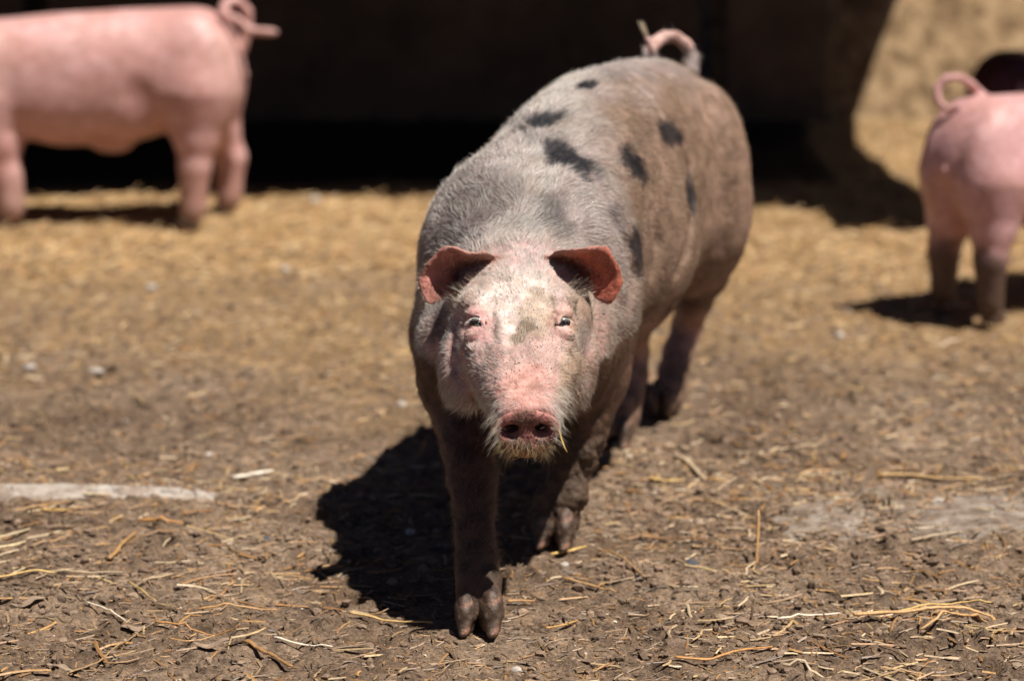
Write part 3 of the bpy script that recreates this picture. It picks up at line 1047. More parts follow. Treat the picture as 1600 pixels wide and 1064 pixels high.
for c, dx in zip(EYES, (0.001, -0.001)):
    uv_ball('eye', c + np.array([dx, 0.0078, -0.0008]), 0.0118, M['eye'], pig, ROOT)

# ---- bristles
def sample(V, Q, NN, w, n):
    a = np.linalg.norm(np.cross(V[Q[:, 2]] - V[Q[:, 0]], V[Q[:, 3]] - V[Q[:, 1]]), axis=1) * 0.5
    pr = a * w[Q].mean(1)
    pr = pr / pr.sum()
    f = rng.choice(len(Q), size=n, p=pr)
    u, v = rng.random(n), rng.random(n)
    q = Q[f]
    bl = lambda A: (A[q[:, 0]] * ((1 - u) * (1 - v))[:, None] + A[q[:, 1]] * (u * (1 - v))[:, None]
                    + A[q[:, 2]] * (u * v)[:, None] + A[q[:, 3]] * ((1 - u) * v)[:, None])
    return bl(V), unit(bl(NN)), q[:, 0]

specks()
em_all = np.maximum(EM[0][0], EM[1][0])
hs = (PV - HO) @ HA
s_all = (PV - TO) @ AX
seen = sstep(-0.45, 0.0, -PN[:, 1] + PN[:, 2] * 0.5)          # the far, never seen side stays sparse
bridge = np.exp(-((PX - 822) / 42) ** 2 - ((PY - 610) / 42) ** 2) * (hs > 0)
w = np.where((hs > 0.0) & (PV[:, 2] > 0.27), 3.6, np.where(s_all < 0.35, 1.25 + 1.6 * np.exp(-((PX - 815 - .25 * (380 - PY)) / 45) ** 2) * (PY < 420), 0.6)) * np.where((PV[:, 1] > 4.50) & (PV[:, 2] > .69), .12, 1)
w = w * (1 - 0.85 * bridge) * (1 - 0.96 * em_all) * (hs < HL - 0.018) * seen
w = w * np.where((PV[:, 2] < 0.31) & (hs < .05), 0.22, 1.0)
for c in EYES:
    w = w * (1 - 0.96 * np.exp(-(np.linalg.norm((PV - c) / np.array([0.024, 0.03, 0.030]), axis=1)) ** 4))
for sx in (-1, 1):
    w = w * (np.linalg.norm(PV - (DC + DX * sx * 0.0205), axis=1) > 0.024)
w = np.clip(w, 0, None)
NH = 92000
HP, HN, HI = sample(PV, PQ, PN, w, NH)
hsp = (HP - HO) @ HA
hx, hy = project(HP)
onhead = sstep(-0.02, 0.05, hsp) * sstep(0.235, 0.275, HP[:, 2])
back = AX[None] * np.ones((NH, 1)) + np.array([0, 0, -0.35])[None] * (1 - onhead)[:, None]
side = np.sign((HP - HO) @ np.array([1, 0, 0]) - 0.005)
headflow = -HA[None] * 1.0 + np.stack([side * 0.45 * np.clip(np.abs(HP[:, 0] - .013) / .06, 0, 1), np.zeros(NH), np.zeros(NH)], 1)
low = onhead * sstep(0.41, 0.33, HP[:, 2])
headflow = headflow * (1 - 0.6 * low)[:, None] + np.array([0, 0, -1.1])[None] * low[:, None] + np.stack([side * .5, np.zeros(NH), np.zeros(NH)], 1) * low[:, None]
flow = back * (1 - onhead)[:, None] + headflow * onhead[:, None]
clump = np.stack([fbm(HP, 0.03, 2, 80 + k) - .5 for k in range(3)], 1) * 1.5
flow = flow + clump * 1.2
ft = unit(flow - HN * (flow * HN).sum(1)[:, None])
lift = 0.22 + 0.22 * rng.random(NH) + 0.12 * low
D = unit(ft + HN * lift[:, None] + rng.normal(size=(NH, 3)) * 0.18)
B = ft * 0.6 + np.array([0, 0, -0.35])[None] + rng.normal(size=(NH, 3)) * 0.15 - HN * 0.25
chinh = onhead * sstep(0.37, 0.30, HP[:, 2]) * (HP[:, 1] < 3.54)
top = sstep(0.0, 0.7, HN[:, 2]) * (1 - onhead)
Lh = (0.0065 + 0.006 * rng.random(NH)) * (1 + 0.95 * top) + chinh * (0.003 + 0.010 * rng.random(NH))
Lh = Lh * (1 - 0.35 * np.exp(-((hx - 815) / 60) ** 2 - ((hy - 520) / 70) ** 2) * onhead)
crown = onhead * np.exp(-((hx - 812) / 60) ** 2) * sstep(470, 430, hy) * sstep(330, 380, hy)
Lh = Lh * (1 + 0.9 * crown)
Rh = (0.00014 + 0.00010 * rng.random(NH)) * (1 + 0.35 * top) * np.where(HP[:, 1] > 3.95, 1.1, 1.0)
thick = (rng.random(NH) < 0.28) & (HP[:, 1] < 4.0)
Rh = np.where(thick, Rh * 1.6, Rh); Lh = np.where(thick, Lh * 1.2, Lh)
_, hb = None, pigment(HP, HN)
pale = np.array([0.74, 0.68, 0.62])
HC_ = np.tile(pale, (NH, 1)) * (0.75 + 0.35 * rng.random(NH))[:, None]
yl = sstep(0.312, 0.290, HP[:, 2]) * onhead * (np.abs(HP[:, 0] - .02) < .045)
HC_ = lerp(HC_, (0.55, 0.38, 0.16), yl * .8)
dirt = sstep(0.5, 0.65, fbm(HP, 0.03, 3, 91)) * 0.5
rightside = sstep(870, 905, hx) * onhead * 0.55
flankd = sstep(-0.05, 0.30, (HP - TO) @ AX + ((HP - TO) @ LA - .08)) * sstep(-0.02, 0.08, (HP - TO) @ LA) * .9
HC_ = lerp(HC_, (0.36, 0.25, 0.16), np.clip(dirt * 0.6 + rightside + flankd, 0, .9))
HC_ *= (1 - 0.75 * np.clip(hb, 0, 1))[:, None]
hair_black = (pigment(HP + ft * Lh[:, None] * .6, HN, False) + rng.normal(size=NH) * 0.20 > 0.42)
HC_[hair_black] = (0.02, 0.02, 0.024)
lowleg = (HP[:, 2] < 0.35) & (HP[:, 2] < 0.26 + np.maximum(0, HP[:, 1] - 3.42) * 0.42)
HC_[lowleg] *= np.array([0.26, 0.17, 0.12])
make_hair('bristles', HP - HN * 0.0006, D, B, Lh, Rh, HC_, pig, ROOT)

# long bristles: inside and round the ears, lashes, chin whiskers, ridge of the back
LP, LD, LB, LL, LR, LC = [], [], [], [], [], []
def add_long(p, d, b, L, r, c):
    LP.append(p); LD.append(d); LB.append(b); LL.append(L); LR.append(r); LC.append(c)
for c, sx in zip(EYES, (-1, 1)):
    for i in range(26):
        t = -1 + 2 * i / 25
        p = c + np.array([t * 0.0125, -0.0015 + 0.004 * t * t, 0.0085 * (1 - t * t * .9) + 0.0005])
        add_long(p + np.array([0, 0, 0.001]), unit(np.array([t * 0.5 + sx * .45, -0.9, -0.25]) + rng.normal(size=3) * .16), np.array([sx * 0.2, -0.1, -0.6]) + rng.normal(size=3) * .15, 0.0055 + 0.006 * rng.random(), 0.00022, (0.85, 0.80, 0.72))
def from_surface(n, box, dirf, L0, L1, r, col):
    k = 0
    while k < n:
        x = rng.uniform(box[0], box[2]); y = rng.uniform(box[1], box[3])
        p = surf(base_prims, x, y, 3.27, 3.90, 0.006)
        d, b = dirf(x, y)
        add_long(p, unit(np.array(d) + rng.normal(size=3) * 0.18), np.array(b, float) + rng.normal(size=3) * .15, rng.uniform(L0, L1), r, np.array(col) * rng.uniform(.75, 1.1))
        k += 1
pale_t = (0.78, 0.68, 0.55)
from_surface(190, (742, 640, 785, 690), lambda x, y: ((-0.9, -0.35, -0.5), (0, 0, -.9)), 0.012, 0.028, 0.00018, pale_t)
from_surface(190, (858, 600, 886, 690), lambda x, y: ((1.0, -0.3, -0.25), (0, 0, -.9)), 0.012, 0.028, 0.00018, pale_t)
from_surface(130, (778, 684, 870, 706), lambda x, y: (((x - 823) / 45 + rng.normal() * .35, -0.35 + rng.normal() * .3, -0.8), (rng.normal() * .4, 0, -.6)), 0.005, 0.021, 0.00018, (0.60, 0.44, 0.24))
from_surface(110, (700, 452, 752, 476), lambda x, y: ((-0.5, -0.6, 0.45), (-.4, 0, .2)), 0.014, 0.028, 0.00018, pale_t)
from_surface(110, (876, 442, 915, 470), lambda x, y: ((0.6, -0.6, 0.40), (.4, 0, .2)), 0.014, 0.030, 0.00018, pale_t)
from_surface(50, (944, 470, 972, 500), lambda x, y: ((0.8, -0.3, -0.3), (.2, 0, -.4)), 0.014, 0.024, 0.00018, pale_t)
from_surface(60, (742, 436, 772, 452), lambda x, y: ((-0.6, -0.6, 0.5), (-.3, 0, .3)), 0.014, 0.026, 0.00018, (.6, .45, .33))
for pr, uv in ears:                                          # fringe along the ear rims
    P_ = np.array([pr.kd.find(pr.lo)[0]])
for (net, sx) in ((EAR_L, -1), (EAR_R, 1)):
    P_, R_, UV_ = ear_cloud(net, 40)
    rim = np.where((UV_[:, 0] > 0.97) | (UV_[:, 1] > 0.97) | (UV_[:, 1] < 0.03))[0]
    cen = P_.mean(0)
    for i in rng.choice(rim, 150):
        d = unit(P_[i] - cen) + np.array([0, -0.2, 0.1])
        add_long(P_[i] + unit(d) * 0.001, unit(d + rng.normal(size=3) * .35), np.array([0, 0, -.2]), rng.uniform(.005, .011), 0.00018, (0.6, 0.47, 0.36))
for i in range(26):                                          # tail tuft
    add_long(TB[-1][0] + rng.normal(size=3) * .002, unit(np.array([-0.35, -0.05, 1.0]) + rng.normal(size=3) * .10), np.array([-.2, 0, .1]), rng.uniform(.022, .036), 0.0009, (0.62, 0.50, 0.36))
make_hair('whiskers', np.array(LP), np.array(LD), np.array(LB), np.array(LL), np.array(LR), np.array(LC), pig, ROOT, segs=4)

# ------------------------------------------------------------------ the pigs in the background
def simple_pig(label, loc, yaw, sc, mat, col, feet, tail_world, seed, group='pigs standing in the background', bellyd=0.0, dirty=0.4, dark_legs=0.0):
    """a whole pig, local +X = heading; feet: 4 x (x, y) for hind left, hind right, front left, front right"""
    loc = np.array(loc, float)
    cy, sy = math.cos(yaw), math.sin(yaw)
    def to_local(p):
        d = np.array(p, float) - loc
        return np.array([d[0] * cy + d[1] * sy, -d[0] * sy + d[1] * cy, d[2]]) / sc
    ps = []
    ps.append(loft((0, 0, 0.40), (1, 0, 0), (0, 0, 1), [0.0, 0.12, 0.3, 0.5, 0.68, 0.86],
                   [0.125, 0.142, 0.142, 0.148, 0.142, 0.110],
                   [0.155, 0.184, 0.178, 0.166, 0.148, 0.125],
                   [0.070, 0.120, 0.165 + bellyd, 0.175 + bellyd, 0.145, 0.105], cap=(0.11, 0.08), n=2.3, k=0.02))
    for sd in (-1, 1):
        ps.append(ellipsoid((0.13, sd * 0.062, 0.40), (0.125, 0.088, 0.175), k=0.012))
        ps.append(ellipsoid((0.67, sd * 0.062, 0.38), (0.110, 0.088, 0.165), k=0.018))
    ps.append(ellipsoid((0.36, 0, 0.225 - bellyd), (0.05, 0.03, 0.02), k=0.03))
    for sd in (-1, 1):
        ps.append(ellipsoid((0.265, sd * 0.165, 0.335), (0.040, 0.034, 0.070), k=0.035, op=-1))
    # head
    ps.append(cone((0.82, 0, 0.42), (0.96, 0, 0.385), 0.115, 0.092, k=0.05))
    ps.append(cone((0.96, 0, 0.375), (1.13, 0, 0.30), 0.080, 0.042, k=0.03))
    ps.append(cone((1.13, 0, 0.30), (1.155, 0, 0.29), 0.040, 0.040, k=0.01))
    for sd in (-1, 1):
        ps.append(ellipsoid((1.165, sd * .016, 0.288), (0.02, 0.007, 0.009), k=0.004, op=-1))
        ax = unit(np.array([0.62, sd * 0.62, 0.30])); nn = unit(np.cross(ax, (0, 0, 1.0)) * sd + np.array([0.2, 0, .75]))
        bb = np.cross(ax, nn)
        ps.append(ellipsoid(np.array([0.90, sd * 0.095, 0.475]) + ax * 0.05, (0.085, 0.052, 0.009), np.array([ax, bb, nn]), k=0.012))
    z = 0.0
    for i, (fx, fy) in enumerate(feet):
        sd = 1 if i % 2 == 0 else -1
        fy_ = fy
        if i < 2:
            ch = [((0.12, sd * 0.065, 0.36), .100), ((0.5 * (0.11 + fx), sd * 0.078, 0.25), .056), ((fx - 0.006, fy_, 0.165), .0385),
                  ((fx - 0.002, fy_, 0.11), .0305), ((fx, fy_, 0.062), .0285), ((fx + .004, fy_, 0.045), .0285)]
        else:
            ch = [((0.68, sd * 0.070, 0.33), .080), ((0.5 * (0.67 + fx), sd * 0.080, 0.235), .054), ((fx + 0.008, fy_, 0.145), .038),
                  ((fx + 0.004, fy_, 0.10), .032), ((fx, fy_, 0.062), .031), ((fx + .004, fy_, 0.045), .030)]
        cs = chain(ch, 0.030)
        cs[0].k = 0.04; cs[1].k = 0.025
        ps += cs
    if tail_world is not None:
        tl = [(to_local(p), rr / sc) for p, rr in tail_world]
        tc = chain(tl, 0.005)
        for t_ in tc: t_.k = 0.005
        ps += tc
    lo = np.min([p.lo for p in ps if p.op > 0], axis=0) - 0.02; hi = np.max([p.hi for p in ps if p.op > 0], axis=0) + 0.02
    gxs = [np.arange(lo[i], hi[i] + .0065, .0065) for i in range(3)]
    V, Q = surface_nets(ps, *gxs)
    V = relax(V, Q, 2)
    Nn = vnormals(V, Q)
    n1 = fbm(V, 0.16, 3, seed); n2 = fbm(V, 0.05, 3, seed + 5)
    C = np.tile(np.array(col), (len(V), 1)) * (0.88 + .24 * n2)[:, None]
    if dirty > 0:
        C = lerp(C, (0.40, 0.27, 0.19), sstep(0.52, 0.72, n1) * dirty)
        low = sstep(0.22, 0.05, V[:, 2] + (n2 - .5) * .1)
        C = lerp(C, (0.33, 0.21, 0.155), low * 0.75)
        C = lerp(C, (0.50, 0.26, 0.22), sstep(.45, .65, fbm(V, .09, 3, seed + 9)) * .5)
        C = lerp(C, (0.07, 0.045, 0.032), sstep(0.24, 0.15, V[:, 2] + (n2 - .5) * .08) * dark_legs)  # legs turn darker towards the feet
    root = empty('pig', loc, yaw)
    root.scale = (sc,) * 3
    tag(root, label, 'pig', group)
    mesh_obj('body', V, Q, mat, root, colors=np.concatenate([C, np.zeros((len(V), 1))], 1))
    for i, (fx, fy) in enumerate(feet):
        for sd in (-1, 1):
            o = CLAW.copy(); COL.objects.link(o); o.parent = root; o.name = 'hoof'
            o.location = (fx + 0.014, fy + sd * 0.0135, 0.0)
            o.scale = (0.9,) * 3
    for sd in (-1, 1):
        uv_ball('eye', np.array([0.99, sd * 0.072, 0.405]), 0.011, M['eye'], root, np.zeros(3), n=10)
    return root

PK = (0.62, 0.365, 0.345)
simple_pig('clean pink pig in profile facing left in front of the dark shelter', (-0.700, 6.52, 0), math.pi, 0.985, M['pink_skin'], PK,
           [(0.138, 0.085), (0.062, -0.092), (0.625, 0.085), (0.70, -0.08)],
           [(at(376, 80, 6.52), .016), (at(388, 45, 6.52), .0135), (at(387, 18, 6.52), .0130), (at(372, 2, 6.51), .0130), (at(354, 4, 6.50), .013),
            (at(348, 16, 6.49), .013), (at(356, 27, 6.47), .013), (at(370, 32, 6.46), .012), (at(390, 48, 6.46), .011), (at(410, 50, 6.46), .011), (at(430, 51, 6.46), .010)], 3, bellyd=0.012, dirty=.3)
simple_pig('clean pink pig seen from behind with a looped tail at the right edge', (0.942, 5.36, 0), math.radians(35), 0.845, M['pink_skin'], (0.61, 0.355, 0.35),
           [(0.10, 0.085), (0.10, -0.085), (0.68, 0.085), (0.72, -0.08)],
           [(at(1535, 152, 5.47), .013), (at(1518, 132, 5.45), .0095), (at(1500, 121, 5.44), .009), (at(1478, 122, 5.43), .009), (at(1464, 138, 5.43), .009),
            (at(1466, 158, 5.42), .008), (at(1480, 172, 5.41), .007), (at(1496, 166, 5.40), .005)], 23, dirty=.45, dark_legs=.92)
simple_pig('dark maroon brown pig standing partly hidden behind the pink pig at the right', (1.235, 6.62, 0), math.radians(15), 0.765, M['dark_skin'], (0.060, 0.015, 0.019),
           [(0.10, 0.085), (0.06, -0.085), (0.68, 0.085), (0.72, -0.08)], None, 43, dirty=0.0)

# ------------------------------------------------------------------ the shelter: wall of big panels, low sheet roof, posts
def box(name, x0, y0, z0, x1, y1, z1, mat, parent=None, bev=0.006, loc=None):
    import bmesh
    bm = bmesh.new()
    bmesh.ops.create_cube(bm, size=1.0)
    for v in bm.verts:
        v.co = Vector(((v.co.x + .5) * (x1 - x0) + x0, (v.co.y + .5) * (y1 - y0) + y0, (v.co.z + .5) * (z1 - z0) + z0))
    if bev:
        bmesh.ops.bevel(bm, geom=bm.edges[:], offset=bev, segments=1, affect='EDGES')
    me = bpy.data.meshes.new(name)
    bm.to_mesh(me); bm.free()
    me.materials.append(mat)
    o = bpy.data.objects.new(name, me)
    COL.objects.link(o)
    if parent is not None:
        o.parent = parent
    return o
shelter = empty('animal_shelter', (0, 0, 0))
tag(shelter, 'low shelter with a board wall coloured for deep shade behind the spotted pig', 'shelter')
WY = 8.10
box('wall_panel', 0.653 + 0.035, WY - 0.06, -0.1, 1.035, WY + 0.02, 1.2, M['board'], shelter, 0.012)  # dark panel added to stand for the shaded part of the bank
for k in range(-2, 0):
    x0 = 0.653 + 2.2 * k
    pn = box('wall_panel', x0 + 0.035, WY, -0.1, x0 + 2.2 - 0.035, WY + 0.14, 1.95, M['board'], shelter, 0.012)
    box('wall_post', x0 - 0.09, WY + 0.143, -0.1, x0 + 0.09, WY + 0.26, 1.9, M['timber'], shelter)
RX = [-4.6, -3.6, -2.6, -1.6, -0.7, 0.2, 0.75, 1.20]
def roof_sheet(x0, x1, yf0, yf1, zb, xb0, xb1):
    """corrugated sheet from the wall (y 8.1, z 1.1) to its front edge"""
    nx, ny = 28, 6
    V = []
    for side in (0, 1):
        for i in range(nx + 1):
            for j in range(ny + 1):
                u, v = i / nx, j / ny
                xf = x0 + (x1 - x0) * u; xr = xb0 + (xb1 - xb0) * u
                x = xf * (1 - v) + xr * v
                yf = yf0 + (yf1 - yf0) * u
                y = yf * (1 - v) + (WY - 0.003 if x1 < 0.7 else 8.82) * v
                if x0 > 1.1:
                    x += max(0.0, min(y, 8.6) - 7.65) * 0.22 * u
                z = 0.93 + (y - 6.4) * 0.10 + 0.010 * math.sin(u * 2 * math.pi * 7) - side * 0.004 + zb  # unseen roof, set low to keep skylight off the wall
                V.append((x, y, z))
    m = (nx + 1) * (ny + 1)
    F = []
    for i in range(nx):
        for j in range(ny):
            a = i * (ny + 1) + j
            F.append((a, a + ny + 1, a + ny + 2, a + 1))
            F.append((a + m + 1, a + m + ny + 2, a + m + ny + 1, a + m))
    for i in range(nx):
        a, b = i * (ny + 1), (i + 1) * (ny + 1)
        F.append((a, a + m, b + m, b)); a += ny; b += ny
        F.append((b, b + m, a + m, a))
    for j in range(ny):
        a = j; b = j + 1
        F.append((b, b + m, a + m, a)); a += nx * (ny + 1); b += nx * (ny + 1)
        F.append((a, a + m, b + m, b))
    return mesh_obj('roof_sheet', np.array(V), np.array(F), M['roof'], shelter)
for i in range(len(RX) - 1):
    a, b = RX[i], RX[i + 1]
    fy = lambda x: 6.70 - 0.20 * (x + 0.33) / 1.45 if x > -0.33 else 6.70 - 0.02 * (x + .33)
    roof_sheet(a, b + 0.03, fy(a), fy(b), 0.006 * (i % 2), a, b + 0.03)
roof_sheet(1.20, 1.56, 6.24, 6.22, 0.006, 1.20, 1.40)
for x in (1.50, -3.8):
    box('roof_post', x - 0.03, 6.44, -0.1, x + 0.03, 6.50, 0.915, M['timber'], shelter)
box('added_side_wall', -4.66, 6.75, -0.1, -4.58, 8.095, 0.94, M['timber'], shelter)  # unseen wall added to darken the shelter

# steep sandy bank closing the yard to the right of the shelter wall
def build_bank():
    xs = graded([(0.655, 2.6, 0.02), (2.6, 12, 0.3)]); ts = graded([(0, 1.0, 0.02), (1.0, 3.0, 0.1), (3.0, 9.0, 0.5)])
    X, T = np.meshgrid(xs, ts, indexing='ij')
    P = np.stack([X.ravel(), T.ravel(), np.zeros(X.size)], 1)
    n = (fbm(P, 0.5, 4, 31) - .5) * 0.03 + (fbm(P, 0.06, 3, 35) - .5) * 0.016
    y = 8.06 + np.minimum(T.ravel(), 2.2) * 0.60 + np.maximum(T.ravel() - 2.2, 0) + n * .8
    z = np.minimum(T.ravel(), 2.2) * 0.80 + np.maximum(T.ravel() - 2.2, 0) * .12 - 0.02 + n * .4
    z = z * np.where(P[:, 1] > 0, 1, 1)
    V = np.stack([P[:, 0], y, z], 1)
    nx, ny = len(xs), len(ts)
    I = (np.arange(nx - 1)[:, None] * ny + np.arange(ny - 1)[None, :]).ravel()
    tag(mesh_obj('sandy_bank', V, np.stack([I, I + ny, I + ny + 1, I + 1], 1), M['wall']), kind='structure')
build_bank()

# ------------------------------------------------------------------ worn concrete strip across the yard
def slab(name, x0, x1, y0, y1, top, seed, amp, mk='concrete'):
    gx_ = np.arange(x0, x1 + .012, .012); gy_ = np.linspace(y0, y1, 14)
    X, Y = np.meshgrid(gx_, gy_, indexing='ij')
    P = np.stack([X.ravel(), Y.ravel(), np.zeros(X.size)], 1)
    Z = top + (fbm(P, 0.18, 4, seed) - .5) * amp + (fbm(P, 0.03, 3, seed + 3) - .5) * 0.006
    ex = np.minimum(P[:, 0] - x0, x1 - P[:, 0]); ey = np.minimum(P[:, 1] - y0, y1 - P[:, 1])
    Z = Z - 0.035 * np.exp(-ex / 0.05) - 0.02 * np.exp(-ey / 0.012)
    Z = np.where((ex < 0.006) | (ey < 0.002), -0.06, Z)
    P[:, 1] += (fbm(P, 0.1, 3, seed + 9) - .5) * 0.04
    P[:, 2] = Z
    nx, ny = len(gx_), len(gy_)
    I = (np.arange(nx - 1)[:, None] * ny + np.arange(ny - 1)[None, :]).ravel()
    return tag(mesh_obj(name, P, np.stack([I, I + ny, I + ny + 1, I + 1], 1), M[mk]), kind='structure')
slab('concrete_strip', -3.4, -0.47, 4.025, 4.105, 0.017, 5, 0.014)
M['concrete_dusty'] = plain('dust_covered_concrete', [(0.40, (0.17, 0.12, 0.085)), (0.50, (0.25, 0.195, 0.15)), (0.62, (0.36, 0.30, 0.245))], 26, 0.9, 0.8, 0.006)
slab('concrete_strip', 0.40, 3.2, 3.83, 4.08, 0.0015, 15, 0.034, 'concrete_dusty')

# ------------------------------------------------------------------ straw, crumbs, husks: ground litter nobody could count
PAL = {'gold': [(0.52, 0.335, 0.15), (0.46, 0.27, 0.11), (0.60, 0.43, 0.23), (0.36, 0.21, 0.09)],
       'dusty': [(0.19, 0.128, 0.082), (0.26, 0.175, 0.11), (0.36, 0.245, 0.145), (0.11, 0.072, 0.045), (0.36, 0.205, 0.085), (0.15, 0.10, 0.068)],
       'bright': [(0.46, 0.33, 0.17), (0.42, 0.24, 0.095), (0.32, 0.165, 0.065), (0.56, 0.44, 0.29), (0.26, 0.15, 0.07)]}
def straw_tubes(cx, cy, L, Wd, yaw, tilt, bend, col, z0=0.0, segs=3):
    n = len(cx)
    t = np.linspace(-1, 1, segs + 1)
    d = np.stack([np.cos(yaw), np.sin(yaw)], 1); p = np.stack([-d[:, 1], d[:, 0]], 1)
    V = np.zeros((n, segs + 1, 3, 3))
    gz = ground_height(cx, cy)
    for k, tt in enumerate(t):
        off = bend * (tt * tt - 0.3) * L
        c = np.stack([cx + d[:, 0] * tt * L / 2 + p[:, 0] * off, cy + d[:, 1] * tt * L / 2 + p[:, 1] * off,
                      gz + z0 + Wd * 0.3 + tilt * (tt * 0.5 + 0.25) * L], 1)
        w = Wd * (0.5 if k in (0,) else 0.36 if k == segs else 0.5)
        V[:, k, 0, :] = c; V[:, k, 0, :2] += p * w[:, None]
        V[:, k, 1, :] = c; V[:, k, 1, :2] -= p * w[:, None]
        V[:, k, 2, :] = c; V[:, k, 2, 2] += w * 0.75
    m = (segs + 1) * 3
    tri = []
    for k in range(segs):
        for j in range(3):
            a, b = k * 3 + j, k * 3 + (j + 1) % 3
            tri += [(a, b, b + 3), (a, b + 3, a + 3)]
    tri += [(0, 2, 1), (segs * 3, segs * 3 + 1, segs * 3 + 2)]
    F = (np.array(tri)[None] + (np.arange(n) * m)[:, None, None]).reshape(-1, 3)
    return V.reshape(-1, 3), F, np.repeat(col, m, axis=0)
def litter(name, n, area, Lr, Wr, pal, tiltr=0.12, z0=0.0, mask=None, segs=3, pw=1.6):
    x = rng.uniform(area[0], area[1], n); y = rng.uniform(area[2], area[3], n)
    if mask is not None:
        k = mask(x, y) > rng.random(n)
        x, y = x[k], y[k]; n = len(x)
    L = Lr[0] + (Lr[1] - Lr[0]) * rng.random(n) ** pw
    W_ = rng.uniform(Wr[0], Wr[1], n) * np.clip(L / 0.02, 0.5, 1)
    c = np.array(PAL[pal])[rng.integers(0, len(PAL[pal]), n)] * rng.uniform(0.75, 1.2, n)[:, None]
    yaw = rng.normal(0, 1.1, n)
    V, F, C = straw_tubes(x, y, L, W_, yaw, rng.normal(0, tiltr, n), rng.normal(0, 0.10, n), c, z0, segs)
    return tag(mesh_obj(name, V, F, M['straw'], colors=C, smooth=False), kind='stuff')
def patchy(sc, lo, hi, seed):
    return lambda x, y: 0.25 + 0.75 * sstep(lo, hi, fbm(np.stack([x, y, x * 0], 1), sc, 3, seed))
litter('chaff', 36000, (-1.3, 1.3, 2.9, 4.3), (0.004, 0.022), (0.0010, 0.0034), 'dusty', 0.2, mask=patchy(0.25, .4, .6, 3), segs=2)
litter('straw_litter', 5200, (-1.3, 1.3, 2.9, 4.3), (0.014, 0.095), (0.0016, 0.0052), 'bright', 0.07, mask=patchy(0.3, .40, .60, 5), pw=2.4)
litter('straw_litter', 4500, (-1.3, 1.3, 2.9, 4.3), (0.012, 0.06), (0.0014, 0.0042), 'dusty', 0.12)
litter('straw_litter', 15000, (-1.7, 1.7, 4.2, 6.0), (0.006, 0.045), (0.0015, 0.005), 'dusty', 0.16, mask=patchy(0.3, .38, .6, 7), segs=2)
litter('straw_litter', 9000, (-1.5, 1.5, 3.95, 5.8), (0.008, 0.05), (0.002, 0.0055), 'bright', 0.16, segs=2, mask=patchy(0.3, .38, .6, 17))
litter('straw_litter', 7000, (-1.8, 1.8, 4.5, 6.2), (0.010, 0.05), (0.002, 0.006), 'gold', 0.16, mask=lambda x, y: sstep(4.6, 6.0, y + (fbm(np.stack([x, y, x * 0], 1), .5, 3, 5) - .5) * 2), segs=2)
litter('straw_bedding', 26000, (-2.6, 2.6, 5.8, 8.08), (0.015, 0.09), (0.003, 0.007), 'gold', 0.25, segs=2, mask=lambda x, y: np.where((y > 6.95) & (x < .95), 0.0, 1.0))

litter('chaff', 260, (-1.3, -0.46, 4.03, 4.12), (0.004, 0.03), (0.001, 0.003), 'dusty', 0.1, z0=0.026, segs=2)
litter('chaff', 900, (0.42, 1.3, 3.84, 4.07), (0.004, 0.03), (0.001, 0.0035), 'dusty', 0.1, z0=0.012, segs=2)
def crumbs(name, n, area, r0, r1, col, mask=None, seed=0):
    ico = np.array([(0, 0, 1), (.894, 0, .447), (.276, .851, .447), (-.724, .526, .447), (-.724, -.526, .447), (.276, -.851, .447),
                    (.724, .526, -.447), (-.276, .851, -.447), (-.894, 0, -.447), (-.276, -.851, -.447), (.724, -.526, -.447), (0, 0, -1)])
    fc = np.array([(0, 1, 2), (0, 2, 3), (0, 3, 4), (0, 4, 5), (0, 5, 1), (1, 6, 2), (2, 7, 3), (3, 8, 4), (4, 9, 5), (5, 10, 1),
                   (2, 6, 7), (3, 7, 8), (4, 8, 9), (5, 9, 10), (1, 10, 6), (11, 7, 6), (11, 8, 7), (11, 9, 8), (11, 10, 9), (11, 6, 10)])
    x = rng.uniform(area[0], area[1], n); y = rng.uniform(area[2], area[3], n)
    if mask is not None:
        k = mask(x, y) > rng.random(n); x, y = x[k], y[k]; n = len(x)
    r = r0 + (r1 - r0) * rng.random(n) ** 3
    V = ico[None] * (1 + rng.normal(0, .22, (n, 12, 1))) * (r[:, None, None] * rng.uniform(.6, 1.3, (n, 1, 3)))
    V[:, :, 2] *= 0.7
    V += np.stack([x, y, ground_height(x, y) + r * 0.25], 1)[:, None, :]
    F = (fc[None] + (np.arange(n) * 12)[:, None, None]).reshape(-1, 3)
    C = np.repeat(np.array(col)[rng.integers(0, len(col), n)] * rng.uniform(.75, 1.2, n)[:, None], 12, axis=0)
    return tag(mesh_obj(name, V.reshape(-1, 3), F, M['soil_crumb'], colors=C, smooth=False), kind='stuff')
M['soil_crumb'] = M['straw'].copy(); M['soil_crumb'].name = 'soil_crumb'
M['soil_crumb'].node_tree.nodes['Principled BSDF'].inputs['Roughness'].default_value = 0.85
SOIL = [(0.19, 0.13, 0.09), (0.14, 0.095, 0.065), (0.26, 0.185, 0.13), (0.22, 0.15, 0.105)]
crumbs('soil_crumbs', 20000, (-1.3, 1.3, 2.9, 4.4), 0.0012, 0.0095, SOIL, mask=patchy(0.2, .4, .6, 13))
crumbs('soil_crumbs', 7000, (-1.7, 1.7, 4.4, 6.2), 0.002, 0.010, SOIL)
crumbs('grit', 1500, (-1.4, 1.4, 2.9, 6.2), 0.0008, 0.0030, [(0.7, 0.62, 0.52), (0.55, 0.45, 0.35)])

